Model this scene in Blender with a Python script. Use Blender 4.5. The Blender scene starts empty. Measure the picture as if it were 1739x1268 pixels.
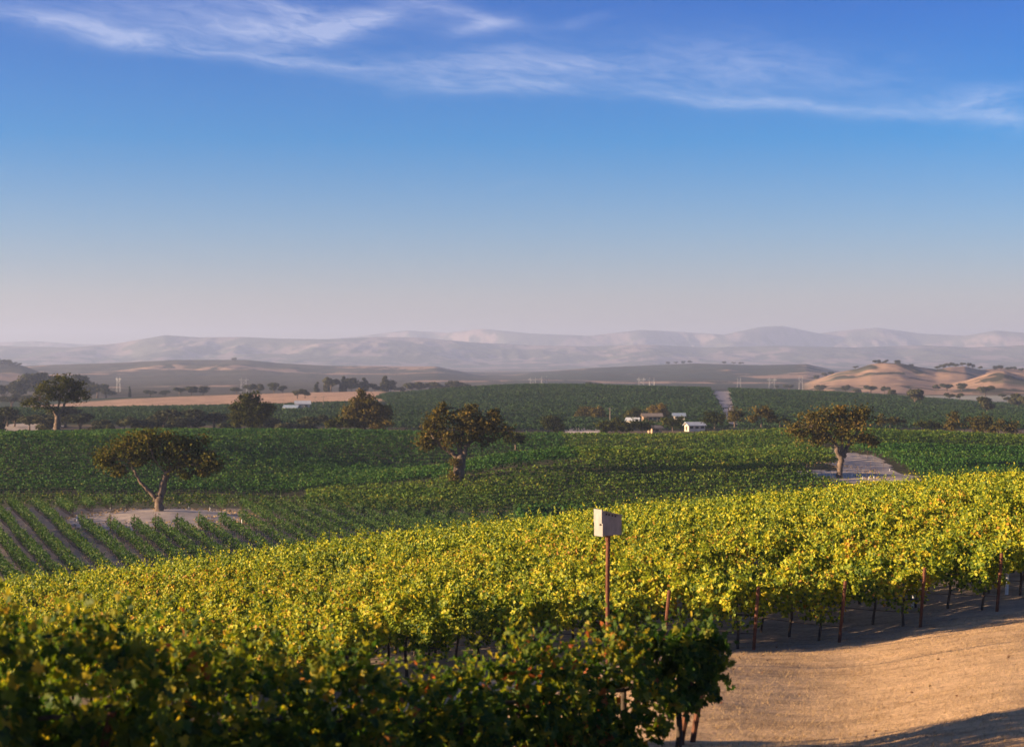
import bpy, math, random
import numpy as np

SC = bpy.context.scene
COL = SC.collection
R = math.radians
rng = np.random.default_rng(11)
random.seed(5)

# ------------------------------------------------------------------ camera
PW, PH, FPX, CXP, HORY = 1739.0, 1268.0, 2758.0, 869.5, 615.0
PITCH = math.atan((PH / 2 - HORY) / FPX)
cam = bpy.data.cameras.new('camera')
cam.sensor_width = 36.0
cam.lens = 36.0 * FPX / PW
cam.clip_start = 0.5
cam.clip_end = 80000.0
cam.dof.use_dof = True
cam.dof.focus_distance = 65.0
cam.dof.aperture_fstop = 1.35
camo = bpy.data.objects.new('camera', cam)
camo.rotation_euler = (math.pi / 2 - PITCH, 0, 0)
COL.objects.link(camo)
SC.camera = camo

# ------------------------------------------------------------------ exposure, world, sun
SC.view_settings.view_transform = 'Standard'
SC.view_settings.look = 'None'
SC.view_settings.exposure = 1.9
SC.view_settings.gamma = 1.0
SC.cycles.use_denoising = True
SC.cycles.max_bounces = 8
SC.cycles.diffuse_bounces = 3
SC.cycles.transmission_bounces = 4
SC.cycles.transparent_max_bounces = 4
SC.cycles.volume_bounces = 0
SC.cycles.sample_clamp_indirect = 4.0

HAZE_COL, HAZE_DENS = (0.49, 0.61, 0.92, 1.0), 1.4e-4
SUN_EL = R(9.5)
SUN_TRAVEL = (0.982, 0.19)                     # plan direction the light travels (x right, y away)
sa = math.hypot(*SUN_TRAVEL)
sdir = (-SUN_TRAVEL[0] / sa * math.cos(SUN_EL), -SUN_TRAVEL[1] / sa * math.cos(SUN_EL), math.sin(SUN_EL))
sun = bpy.data.lights.new('sun', 'SUN')
sun.energy = 5.0
sun.angle = R(0.5)
sun.color = (1.0, 0.70, 0.42)
suno = bpy.data.objects.new('sun', sun)
from mathutils import Vector
suno.rotation_euler = Vector(sdir).to_track_quat('Z', 'Y').to_euler()
COL.objects.link(suno)

world = bpy.data.worlds.new('World')
SC.world = world
world.use_nodes = True


class NT:
    """tiny helper for node trees"""
    def __init__(self, tree):
        self.t = tree
        self.n = tree.nodes
        self.l = tree.links

    def new(self, typ, **kw):
        nd = self.n.new(typ)
        for k, v in kw.items():
            setattr(nd, k, v)
        return nd

    def put(self, sock, val):
        if hasattr(val, 'is_output') or hasattr(val, 'links'):
            self.l.new(val, sock)
        else:
            sock.default_value = val

    def m(self, op, a, b=None, c=None, clamp=False):
        nd = self.new('ShaderNodeMath', operation=op)
        nd.use_clamp = clamp
        self.put(nd.inputs[0], a)
        if b is not None:
            self.put(nd.inputs[1], b)
        if c is not None:
            self.put(nd.inputs[2], c)
        return nd.outputs[0]

    def mix(self, fac, a, b, blend='MIX'):
        nd = self.new('ShaderNodeMix', data_type='RGBA', blend_type=blend)
        self.put(nd.inputs[0], fac)
        self.put(nd.inputs[6], a)
        self.put(nd.inputs[7], b)
        return nd.outputs[2]

    def noise(self, vec, scale, detail=4.0, rough=0.55, dist=0.0, out=0):
        nd = self.new('ShaderNodeTexNoise')
        if vec is not None:
            self.put(nd.inputs['Vector'], vec)
        nd.inputs['Scale'].default_value = scale
        nd.inputs['Detail'].default_value = detail
        nd.inputs['Roughness'].default_value = rough
        nd.inputs['Distortion'].default_value = dist
        return nd.outputs[out]

    def ramp(self, fac, stops, interp='LINEAR'):
        nd = self.new('ShaderNodeValToRGB')
        cr = nd.color_ramp
        cr.interpolation = interp
        while len(cr.elements) < len(stops):
            cr.elements.new(0.5)
        for e, (p, c) in zip(cr.elements, stops):
            e.position = p
            e.color = (c[0], c[1], c[2], 1.0) if not isinstance(c, float) else (c, c, c, 1.0)
        self.put(nd.inputs[0], fac)
        return nd.outputs[0]

    def comb(self, x, y, z):
        nd = self.new('ShaderNodeCombineXYZ')
        for s, v in zip(nd.inputs, (x, y, z)):
            self.put(s, v)
        return nd.outputs[0]


def build_world():
    g = NT(world.node_tree)
    g.n.clear()
    out = g.new('ShaderNodeOutputWorld')
    bg = g.new('ShaderNodeBackground')
    bg.inputs[1].default_value = 0.05
    sky = g.new('ShaderNodeTexSky', sky_type='NISHITA')
    sky.sun_disc = False
    sky.sun_elevation = SUN_EL
    sky.sun_rotation = math.atan2(sdir[0], sdir[1])
    sky.altitude = 300
    sky.air_density = 1.0
    sky.dust_density = 0.6
    sky.ozone_density = 3.0
    tc = g.new('ShaderNodeTexCoord')
    sep = g.new('ShaderNodeSeparateXYZ')
    g.l.new(tc.outputs['Generated'], sep.inputs[0])
    X, Y, Z = sep.outputs
    # grade of the clear air by height above the horizon (deeper and bluer upward)
    el = g.m('ARCSINE', Z)
    grade = g.ramp(g.m('DIVIDE', el, 0.30), SKY_GRADE)
    col = g.mix(1.0, sky.outputs[0], grade, 'MULTIPLY')
    # cirrus, laid out by direction (degrees right of north, degrees up)
    az = g.m('MULTIPLY', g.m('ARCTAN2', X, Y), 57.29578)
    eld = g.m('MULTIPLY', el, 57.29578)
    wv = g.comb(g.m('MULTIPLY', az, 0.35), g.m('MULTIPLY', eld, 0.8), 0.0)
    warp = g.new('ShaderNodeSeparateXYZ')
    g.l.new(g.noise(wv, 0.55, 3.0, 0.5, out=1), warp.inputs[0])
    az2 = g.m('ADD', az, g.m('MULTIPLY', g.m('SUBTRACT', warp.outputs[0], 0.5), 3.0))
    el2 = g.m('ADD', eld, g.m('MULTIPLY', g.m('SUBTRACT', warp.outputs[1], 0.5), 1.1))
    total = None
    for (px, py, rx, ry, tilt, amp) in CLOUDS:
        ca = math.degrees(math.atan((px - CXP) / FPX))
        ce = math.degrees(math.atan((HORY - py) / FPX))
        k = math.degrees(1 / FPX)
        ct, st = math.cos(R(tilt)), math.sin(R(tilt))
        da = g.m('SUBTRACT', az2, ca)
        de = g.m('SUBTRACT', el2, ce)
        p = g.m('DIVIDE', g.m('ADD', g.m('MULTIPLY', da, ct), g.m('MULTIPLY', de, st)), rx * k)
        q = g.m('DIVIDE', g.m('SUBTRACT', g.m('MULTIPLY', de, ct), g.m('MULTIPLY', da, st)), ry * k)
        r2 = g.m('ADD', g.m('MULTIPLY', p, p), g.m('MULTIPLY', q, q))
        e = g.m('MULTIPLY', g.m('EXPONENT', g.m('MULTIPLY', r2, -1.0)), amp)
        total = e if total is None else g.m('ADD', total, e)
    ctl, stl = math.cos(R(-6)), math.sin(R(-6))
    sa_ = g.m('ADD', g.m('MULTIPLY', az2, ctl), g.m('MULTIPLY', el2, stl))
    se_ = g.m('SUBTRACT', g.m('MULTIPLY', el2, ctl), g.m('MULTIPLY', az2, stl))
    st1 = g.noise(g.comb(g.m('MULTIPLY', sa_, 0.22), g.m('MULTIPLY', se_, 1.25), 3.1), 1.0, 7.0, 0.62, 0.35)
    st2 = g.noise(g.comb(g.m('MULTIPLY', sa_, 0.9), g.m('MULTIPLY', se_, 4.2), 7.7), 1.0, 5.0, 0.6, 0.6)
    fib = g.m('ADD', g.m('MULTIPLY', st1, 0.6), g.m('MULTIPLY', st2, 0.56))
    fib = g.m('MULTIPLY', g.m('SUBTRACT', fib, 0.36), 2.9, clamp=True)
    dens = g.m('MULTIPLY', total, fib, clamp=True)
    col = g.mix(g.m('MULTIPLY', dens, 0.36, clamp=True), col, CLOUD_COL)
    g.l.new(col, bg.inputs[0])
    g.l.new(bg.outputs[0], out.inputs[0])


SKY_GRADE = [(0.0, (0.98, 0.80, 1.0)), (0.13, (0.94, 0.80, 1.0)), (0.27, (0.55, 0.74, 1.08)), (0.45, (0.04, 0.60, 1.12)),
             (0.72, (0.0, 0.41, 1.05)), (1.0, (0.42, 0.50, 0.78))]
CLOUD_COL = (5.4, 5.5, 6.4, 1.0)
#         px   py   rx   ry  tilt amp
CLOUDS = [(120, 70, 170, 16, -6, 0.9), (250, 88, 90, 10, -8, 0.8), (330, 40, 260, 32, 0, 0.55), (480, 55, 150, 24, 4, 0.75),
          (590, 45, 110, 18, 14, 0.85), (420, 12, 260, 12, -6, 0.6), (760, 18, 120, 14, -14, 0.6), (810, 45, 50, 14, 12, 0.7),
          (110, 8, 70, 8, -4, 0.6), (980, 38, 60, 8, 4, 0.25), (470, 105, 130, 13, -6, 0.75), (700, 115, 220, 16, -3, 0.55),
          (830, 150, 170, 16, -2, 0.85), (900, 105, 130, 18, 0, 0.6), (1080, 120, 300, 34, -3, 0.32), (1280, 115, 230, 46, -5, 0.42),
          (1240, 172, 150, 10, -5, 0.75), (1420, 190, 170, 10, -4, 0.5), (1640, 190, 110, 18, -4, 0.55), (1700, 175, 80, 14, 2, 0.5),
          (1690, 220, 60, 16, -16, 0.8), (860, 315, 40, 8, 15, 0.12)]
build_world()


# ------------------------------------------------------------------ object helpers
def tag(o, label=None, cat=None, group=None, kind=None):
    if label:
        o['label'] = label
    if cat:
        o['category'] = cat
    if group:
        o['group'] = group
    if kind:
        o['kind'] = kind
    return o


def empty(name, loc, rz=0.0, **kw):
    o = bpy.data.objects.new(name, None)
    o.empty_display_size = 0.3
    o.location = loc
    o.rotation_euler = (0, 0, rz)
    COL.objects.link(o)
    return tag(o, **kw)


def obj(name, me, parent=None, loc=None, **kw):
    o = bpy.data.objects.new(name, me)
    if parent is not None:
        o.parent = parent
    if loc is not None:
        o.location = loc
    COL.objects.link(o)
    return tag(o, **kw)


class MB:
    """collects polygons (any size), with a material index and a 0..1 'tone' per face, into one mesh"""
    def __init__(self):
        self.v, self.li, self.lt, self.mi, self.tone, self.n = [], [], [], [], [], 0

    def add(self, verts, faces, mat=0, tone=0.5):
        verts = np.asarray(verts, float).reshape(-1, 3)
        for f in faces:
            self.li.append(np.asarray(f, np.int64) + self.n)
            self.lt.append(np.array([len(f)]))
        self.mi.append(np.full(len(faces), mat))
        self.tone.append(np.full(len(faces), tone, float))
        self.v.append(verts)
        self.n += len(verts)

    def raw(self, verts, loops, totals, mat=0, tone=None):
        self.v.append(verts.reshape(-1, 3))
        self.li.append(loops.ravel() + self.n)
        self.lt.append(totals.ravel())
        k = len(totals.ravel())
        self.mi.append(np.full(k, mat))
        self.tone.append(np.full(k, 0.5) if tone is None else np.asarray(tone, float).ravel())
        self.n += len(verts.reshape(-1, 3))

    def box(self, lo, hi, mat=0, tone=0.5, M=None):
        x0, y0, z0 = lo
        x1, y1, z1 = hi
        v = np.array([(x0, y0, z0), (x1, y0, z0), (x1, y1, z0), (x0, y1, z0), (x0, y0, z1), (x1, y0, z1), (x1, y1, z1), (x0, y1, z1)], float)
        if M is not None:
            v = v @ M.T
        self.add(v, [(0, 3, 2, 1), (4, 5, 6, 7), (0, 1, 5, 4), (1, 2, 6, 5), (2, 3, 7, 6), (3, 0, 4, 7)], mat, tone)

    def tube(self, pts, rad, sides=8, mat=0, tone=0.5, wob=0.0, cap=True):
        pts = np.asarray(pts, float)
        n = len(pts)
        tan = np.gradient(pts, axis=0)
        tan /= np.linalg.norm(tan, axis=1)[:, None] + 1e-9
        ref = np.array([0.31, 0.95, 0.05])
        a = np.cross(tan, ref)
        a /= np.linalg.norm(a, axis=1)[:, None] + 1e-9
        b = np.cross(tan, a)
        th = np.arange(sides) / sides * 2 * math.pi
        rr = np.asarray(rad, float)[:, None] * (1 + wob * (rng.random((n, sides)) - 0.5))
        v = pts[:, None] + rr[..., None] * (np.cos(th)[None, :, None] * a[:, None] + np.sin(th)[None, :, None] * b[:, None])
        faces = []
        for i in range(n - 1):
            for j in range(sides):
                k = (j + 1) % sides
                faces.append((i * sides + j, i * sides + k, (i + 1) * sides + k, (i + 1) * sides + j))
        if cap:
            faces.append(tuple(range(sides))[::-1])
            faces.append(tuple((n - 1) * sides + j for j in range(sides)))
        self.add(v.reshape(-1, 3), faces, mat, tone)

    def mesh(self, name, mats, smooth=False):
        me = bpy.data.meshes.new(name)
        v = np.concatenate(self.v)
        li = np.concatenate(self.li).astype(np.int32)
        lt = np.concatenate(self.lt).astype(np.int32)
        me.vertices.add(len(v))
        me.vertices.foreach_set('co', v.astype(np.float32).ravel())
        me.loops.add(len(li))
        me.loops.foreach_set('vertex_index', li)
        me.polygons.add(len(lt))
        ls = np.zeros(len(lt), np.int32)
        ls[1:] = np.cumsum(lt)[:-1]
        me.polygons.foreach_set('loop_start', ls)
        me.polygons.foreach_set('loop_total', lt)
        if not isinstance(mats, (list, tuple)):
            mats = [mats]
        for m in mats:
            me.materials.append(m)
        me.polygons.foreach_set('material_index', np.concatenate(self.mi).astype(np.int32))
        me.polygons.foreach_set('use_smooth', np.full(len(lt), smooth))
        at = me.attributes.new('tone', 'FLOAT', 'FACE')
        at.data.foreach_set('value', np.concatenate(self.tone).astype(np.float32))
        me.update(calc_edges=True)
        me.validate()
        return me


# leaf templates: (verts, loops, totals); x = width, y = length (tip at +y), z = normal
def _tpl(verts, faces):
    return (np.array(verts, float), np.concatenate([np.array(f) for f in faces]), np.array([len(f) for f in faces]))


GRAPE = _tpl([(0, 0, 0), (0, 1.0, -.10), (-.30, -.16, .06), (-.55, .18, .10), (-.34, .34, .08), (-.46, .72, .02), (-.17, .64, .03),
              (.30, -.16, .06), (.55, .18, .10), (.34, .34, .08), (.46, .72, .02), (.17, .64, .03)],
             [(0, 1, 6, 5, 4, 3, 2), (0, 7, 8, 9, 10, 11, 1)])
FOLD = _tpl([(0, 0, 0), (0, 1, -.08), (-.45, .5, .12), (.45, .5, .12)], [(0, 1, 2), (0, 3, 1)])
CLUMP = _tpl([(-.5, 0, 0), (-.1, -.12, .1), (.5, .1, 0), (.42, .6, .1), (.05, 1., -.1), (-.45, .7, .12)], [(0, 1, 2, 3, 4, 5)])


def scatter(mb, tpl, pos, nrm, size, tone, mat=0, droop=0.6):
    """place a leaf template at each position, facing nrm, tip hanging down by droop"""
    tv, tl, tt = tpl
    n = len(pos)
    nrm = nrm / (np.linalg.norm(nrm, axis=1)[:, None] + 1e-9)
    tip = rng.normal(size=(n, 3)) * 0.7 + np.array([0, 0, -droop])
    tip -= nrm * np.sum(tip * nrm, axis=1)[:, None]
    tip /= np.linalg.norm(tip, axis=1)[:, None] + 1e-9
    sd = np.cross(tip, nrm)
    c = tv.copy()
    c[:, 1] -= 0.4
    V = (c[None, :, 0, None] * sd[:, None] + c[None, :, 1, None] * tip[:, None] + c[None, :, 2, None] * nrm[:, None])
    V = V * np.asarray(size)[:, None, None] + pos[:, None]
    k = len(tv)
    loops = tl[None] + (np.arange(n) * k)[:, None]
    totals = np.tile(tt, n)
    mb.raw(V, loops, totals, mat, np.repeat(tone, len(tt)))


# ------------------------------------------------------------------ materials
def principled(name, rough=0.9):
    m = bpy.data.materials.new(name)
    m.use_nodes = True
    g = NT(m.node_tree)
    b = g.n['Principled BSDF']
    b.inputs['Roughness'].default_value = rough
    b.inputs['Specular IOR Level'].default_value = 0.25
    return m, g, b


def leaf_mat(name, stops, transl=0.45, objvar=0.12, gloss=0.25, wave=0.0, rough=0.55):
    """two-sided leaves: colour from the per-leaf tone; light also passes through them"""
    m = bpy.data.materials.new(name)
    m.use_nodes = True
    g = NT(m.node_tree)
    g.n.clear()
    out = g.new('ShaderNodeOutputMaterial')
    at = g.new('ShaderNodeAttribute', attribute_name='tone')
    oi = g.new('ShaderNodeObjectInfo')
    geo = g.new('ShaderNodeNewGeometry')
    big = g.noise(geo.outputs['Position'], 0.22, 3.0)
    t = g.m('ADD', at.outputs['Fac'], g.m('MULTIPLY', g.m('SUBTRACT', oi.outputs['Random'], 0.5), objvar))
    t = g.m('ADD', t, g.m('MULTIPLY', g.m('SUBTRACT', big, 0.5), wave))
    col = g.ramp(t, stops)
    d = g.new('ShaderNodeBsdfPrincipled')
    g.l.new(col, d.inputs['Base Color'])
    d.inputs['Roughness'].default_value = rough
    d.inputs['Specular IOR Level'].default_value = gloss
    tr = g.new('ShaderNodeBsdfTranslucent')
    tcol = g.mix(1.0, col, (1.0, 1.0, 0.55, 1), 'MULTIPLY')
    g.l.new(tcol, tr.inputs[0])
    mx = g.new('ShaderNodeMixShader')
    mx.inputs[0].default_value = transl
    g.l.new(d.outputs[0], mx.inputs[1])
    g.l.new(tr.outputs[0], mx.inputs[2])
    g.l.new(mx.outputs[0], out.inputs[0])
    return m


def rough_mat(name, c1, c2, scale=6.0, rough=0.9, bump=0.3, stretch=(1, 1, 1), metallic=0.0):
    m, g, b = principled(name, rough)
    tc = g.new('ShaderNodeTexCoord')
    mp = g.new('ShaderNodeMapping')
    mp.inputs['Scale'].default_value = stretch
    g.l.new(tc.outputs['Object'], mp.inputs[0])
    n = g.noise(mp.outputs[0], scale, 6.0, 0.6)
    n2 = g.noise(mp.outputs[0], scale * 0.23, 3.0, 0.6)
    f = g.m('ADD', g.m('MULTIPLY', n, 0.65), g.m('MULTIPLY', n2, 0.45))
    col = g.ramp(f, [(0.32, c1), (0.72, c2)])
    g.l.new(col, b.inputs['Base Color'])
    b.inputs['Metallic'].default_value = metallic
    bp = g.new('ShaderNodeBump')
    bp.inputs['Strength'].default_value = bump
    bp.inputs['Distance'].default_value = 0.05
    g.l.new(n, bp.inputs['Height'])
    g.l.new(bp.outputs[0], b.inputs['Normal'])
    return m


M = {}
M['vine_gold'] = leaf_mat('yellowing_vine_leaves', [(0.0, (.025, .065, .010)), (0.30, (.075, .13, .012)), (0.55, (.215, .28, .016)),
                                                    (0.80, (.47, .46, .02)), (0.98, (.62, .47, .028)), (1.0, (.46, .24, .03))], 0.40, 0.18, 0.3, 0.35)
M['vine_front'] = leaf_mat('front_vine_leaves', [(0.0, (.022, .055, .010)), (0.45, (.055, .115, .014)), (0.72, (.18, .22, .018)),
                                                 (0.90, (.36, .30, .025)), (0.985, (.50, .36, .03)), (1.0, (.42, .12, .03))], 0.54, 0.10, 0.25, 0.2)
M['vine_green'] = leaf_mat('green_vine_leaves', [(0.0, (.020, .060, .012)), (0.5, (.048, .108, .018)), (0.85, (.085, .14, .02)), (1.0, (.20, .20, .03))], 0.35, 0.1, 0.2, 0.15)
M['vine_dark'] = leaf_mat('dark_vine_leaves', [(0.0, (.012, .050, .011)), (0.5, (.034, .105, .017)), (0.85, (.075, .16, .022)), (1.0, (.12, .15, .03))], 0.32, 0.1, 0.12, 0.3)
M['vine_far'] = leaf_mat('far_vine_leaves', [(0.0, (.010, .030, .012)), (0.5, (.022, .050, .018)), (0.85, (.040, .075, .022)), (1.0, (.07, .10, .03))], 0.25, 0.1, 0.05, 0.2)  # darker and greyer than nearer vines: the far hill's shade is in the colour
M['vine_olive'] = leaf_mat('olive_vine_leaves', [(0.0, (.022, .065, .010)), (0.5, (.068, .135, .015)), (0.85, (.16, .21, .022)), (1.0, (.24, .22, .03))], 0.35, 0.1, 0.15, 0.3)
M['oak'] = leaf_mat('oak_leaves', [(0.0, (.018, .028, .007)), (0.5, (.068, .076, .015)), (0.85, (.15, .125, .025)), (1.0, (.22, .15, .035))], 0.30, 0.15, 0.02, 0.25, 0.9)
M['oak_red'] = leaf_mat('russet_oak_leaves', [(0.0, (.026, .030, .008)), (0.5, (.095, .082, .020)), (0.85, (.19, .135, .034)), (1.0, (.26, .16, .045))], 0.30, 0.15, 0.02, 0.25, 0.9)
M['far_leaf'] = leaf_mat('far_tree_leaves', [(0.0, (.018, .026, .012)), (0.5, (.038, .046, .018)), (1.0, (.085, .075, .03))], 0.2, 0.4, 0.05, 0.1)
M['bark'] = rough_mat('oak_bark', (.045, .034, .026), (.20, .15, .115), 5.0, 0.95, 0.6, (1, 1, 0.35))
M['vine_wood'] = rough_mat('vine_bark', (.035, .026, .02), (.11, .085, .065), 18.0, 0.95, 0.6, (1, 1, 0.3))
M['rust'] = rough_mat('rusty_steel', (.06, .026, .016), (.16, .062, .03), 14.0, 0.8, 0.25)
M['white_wood'] = rough_mat('weathered_white_paint', (.16, .155, .145), (.30, .29, .27), 7.0, 0.7, 0.2, (1, 1, .4))
M['dark_hole'] = rough_mat('dark_opening', (.012, .011, .01), (.02, .018, .016), 8.0)
M['tube_white'] = rough_mat('white_plastic', (.66, .66, .64), (.80, .80, .78), 9.0, 0.5, 0.05)
M['stake'] = rough_mat('dark_stake', (.05, .035, .028), (.12, .08, .06), 16.0)
M['steel_grey'] = rough_mat('galvanised_lattice', (.30, .30, .31), (.44, .44, .45), 3.0, 0.6, 0.05)
M['pole_wood'] = rough_mat('grey_pole_wood', (.14, .11, .09), (.28, .24, .20), 8.0)
M['roof_white'] = rough_mat('pale_metal_roof', (.38, .42, .46), (.52, .55, .58), 1.2, 0.5, 0.1)
M['roof_blue'] = rough_mat('blue_grey_metal_roof', (.20, .27, .36), (.30, .37, .46), 1.2, 0.5, 0.1)
M['wall_cream'] = rough_mat('cream_wall', (.50, .42, .33), (.66, .58, .48), 1.5)
M['wall_tan'] = rough_mat('tan_wall', (.36, .24, .15), (.48, .34, .23), 1.5)
M['glass_dark'] = rough_mat('dark_window_glass', (.02, .025, .03), (.04, .045, .05), 2.0, 0.15, 0.0)


# ------------------------------------------------------------------ terrain: one height field, in polar rings round the viewpoint
def vnoise(x, y, seed=0):
    rs = np.random.default_rng(seed)
    T = rs.random((256, 256))
    xi = np.floor(x).astype(int)
    yi = np.floor(y).astype(int)
    fx = x - xi
    fy = y - yi
    fx = fx * fx * fx * (fx * (fx * 6 - 15) + 10)
    fy = fy * fy * fy * (fy * (fy * 6 - 15) + 10)
    a = T[xi & 255, yi & 255]
    b = T[(xi + 1) & 255, yi & 255]
    c = T[xi & 255, (yi + 1) & 255]
    d = T[(xi + 1) & 255, (yi + 1) & 255]
    return a * (1 - fx) * (1 - fy) + b * fx * (1 - fy) + c * (1 - fx) * fy + d * fx * fy


def fbm(x, y, seed=0, octv=5, gain=0.5, ridged=False):
    s = np.zeros_like(x)
    amp, tot = 1.0, 0.0
    for o in range(octv):
        n = vnoise(x * 2 ** o + 13.7 * o, y * 2 ** o + 7.1 * o, seed + o)
        if ridged:
            n = 1 - np.abs(2 * n - 1)
        s += amp * n
        tot += amp
        amp *= gain
    return s / tot


def sstep(a, b, x):
    t = np.clip((x - a) / (b - a), 0, 1)
    return t * t * (3 - 2 * t)


COLS = [
    (0, [(0, -2.0), (17, -4.8), (28, -7.0), (46, -9.5), (60, -11.2), (77, -12.2), (88, -14.2), (105, -17.0), (130, -17.6), (200, -17.8),
         (215, -19.4), (232, -20.5), (335, -16.3), (352, -16.3), (420, -20.0), (480, -18.6), (600, -18.8), (750, -22.0), (900, -25.6), (1050, -25.8), (1160, -27.0), (1500, -27.0)]),
    (300, [(0, -2.0), (17, -4.8), (28, -7.0), (46, -9.2), (60, -10.6), (79, -11.4), (90, -13.6), (106, -16.9), (130, -17.6), (200, -17.8),
           (215, -19.4), (232, -20.5), (335, -15.5), (350, -16.2), (420, -20.5), (480, -19.0), (600, -19.0), (750, -20.9), (900, -23.0), (1060, -21.6), (1180, -25.5), (1500, -27.0)]),
    (600, [(0, -2.0), (17, -4.8), (28, -6.9), (46, -8.8), (60, -9.8), (82, -10.7), (94, -13.0), (112, -17.0), (135, -17.8), (200, -18.0),
           (215, -19.0), (232, -19.8), (335, -15.4), (350, -16.4), (420, -20.5), (480, -19.4), (600, -19.2), (760, -19.6), (900, -20.2), (1090, -19.2), (1200, -23.5), (1500, -27.0)]),
    (870, [(0, -2.0), (17, -4.8), (28, -6.6), (39, -7.7), (46, -8.4), (60, -9.0), (85, -10.0), (97, -12.4), (120, -17.2), (190, -18.5), (230, -18.0),
           (340, -16.4), (355, -17.2), (410, -20.5), (550, -20.0), (700, -17.0), (850, -12.4), (900, -12.8), (1100, -20.0), (1500, -27.0)]),
    (1150, [(0, -2.0), (17, -4.8), (28, -6.5), (39, -7.2), (46, -8.1), (60, -8.6), (88, -9.4), (101, -12.0), (125, -17.2), (200, -18.9), (260, -18.0),
            (340, -16.5), (355, -17.2), (400, -19.5), (550, -20.4), (700, -18.0), (850, -14.3), (900, -15.0), (1100, -22.0), (1500, -27.0)]),
    (1430, [(0, -2.0), (17, -4.8), (28, -6.55), (39, -7.55), (46, -8.0), (60, -8.0), (90, -8.6), (103, -11.2), (130, -17.8), (200, -18.9), (241, -17.5),
            (275, -16.3), (340, -15.0), (355, -15.8), (410, -19.0), (550, -20.5), (700, -19.6), (850, -17.0), (900, -17.6), (1100, -23.0), (1500, -26.0)]),
    (1739, [(0, -2.0), (17, -4.8), (28, -6.0), (39, -6.85), (46, -7.35), (60, -7.3), (90, -7.8), (104, -10.2), (132, -16.4), (230, -17.1), (300, -17.2),
            (340, -17.0), (355, -17.3), (420, -18.8), (550, -21.0), (850, -25.4), (1000, -24.0), (1400, -23.5), (1500, -24.0)]),
]
CPX = np.array([c[0] for c in COLS], float)
LG = np.linspace(math.log(6.0), math.log(1506.0), 900)
CT = np.stack([np.interp(np.exp(LG) - 6.0, [p[0] for p in c[1]], [p[1] for p in c[1]]) for c in COLS])
kern = np.exp(-np.linspace(-2.2, 2.2, 15) ** 2)
kern /= kern.sum()
CT = np.stack([np.convolve(np.pad(r, 7, mode='edge'), kern, 'valid') for r in CT])
_fp = np.arange(-300, 2041, 20.0)                    # finer columns, smoothed sideways so no fold shows
_cp = np.interp(_fp, CPX, np.arange(len(CPX)))
_c0 = np.clip(_cp.astype(int), 0, len(CPX) - 2)
CT = CT[_c0] * (1 - (_cp - _c0))[:, None] + CT[_c0 + 1] * (_cp - _c0)[:, None]
_k = np.exp(-np.linspace(-2, 2, 19) ** 2)
_k /= _k.sum()
CT = np.stack([np.convolve(np.pad(CT[:, j], 9, mode='edge'), _k, 'valid') for j in range(CT.shape[1])], 1)
CPX = _fp

SKYLINE = {   # crest line of each far range: metres away, half-width in depth, [(px, py)...]
    'golden': (1900, 420, [(1290, 690), (1350, 660), (1385, 645), (1420, 633), (1455, 626), (1480, 618), (1505, 616), (1530, 617), (1560, 623), (1590, 627), (1615, 623), (1640, 622), (1665, 628), (1700, 625), (1740, 627), (1800, 620), (2000, 628)]),
    'knob': (1500, 240, [(1380, 690), (1450, 668), (1500, 655), (1540, 650), (1590, 656), (1640, 646), (1680, 634), (1705, 630), (1730, 637), (1790, 650), (1850, 655), (2000, 690)]),
    'west': (2400, 300, [(-500, 604), (-100, 608), (0, 614), (40, 621), (90, 640), (140, 680), (300, 720)]),
    'dark': (3300, 800, [(-900, 620), (0, 623), (100, 619), (200, 616), (300, 611), (420, 611), (480, 617), (560, 621), (680, 622), (740, 622), (800, 634), (850, 640),
                         (900, 633), (1000, 625), (1130, 619), (1180, 617), (1290, 620), (1370, 618), (1430, 632), (1600, 640), (1739, 640), (2400, 640)]),
    'front': (8000, 1300, [(-900, 585), (0, 587), (120, 590), (200, 583), (280, 569), (340, 573), (410, 572), (480, 575), (560, 576), (640, 572), (710, 573), (800, 581), (900, 586),
                            (1000, 588), (1100, 585), (1200, 590), (1320, 587), (1450, 590), (1560, 586), (1650, 590), (1739, 586), (2400, 586)]),
    'back': (10800, 850, [(-900, 575), (0, 577), (60, 575), (130, 580), (300, 583), (480, 577), (600, 568), (690, 557), (760, 561), (820, 554), (900, 562), (1000, 566), (1090, 556),
                           (1150, 559), (1230, 564), (1290, 551), (1330, 549), (1390, 562), (1440, 556), (1490, 552), (1560, 562), (1640, 566), (1690, 557), (1739, 561), (2400, 565)]),
}


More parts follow.
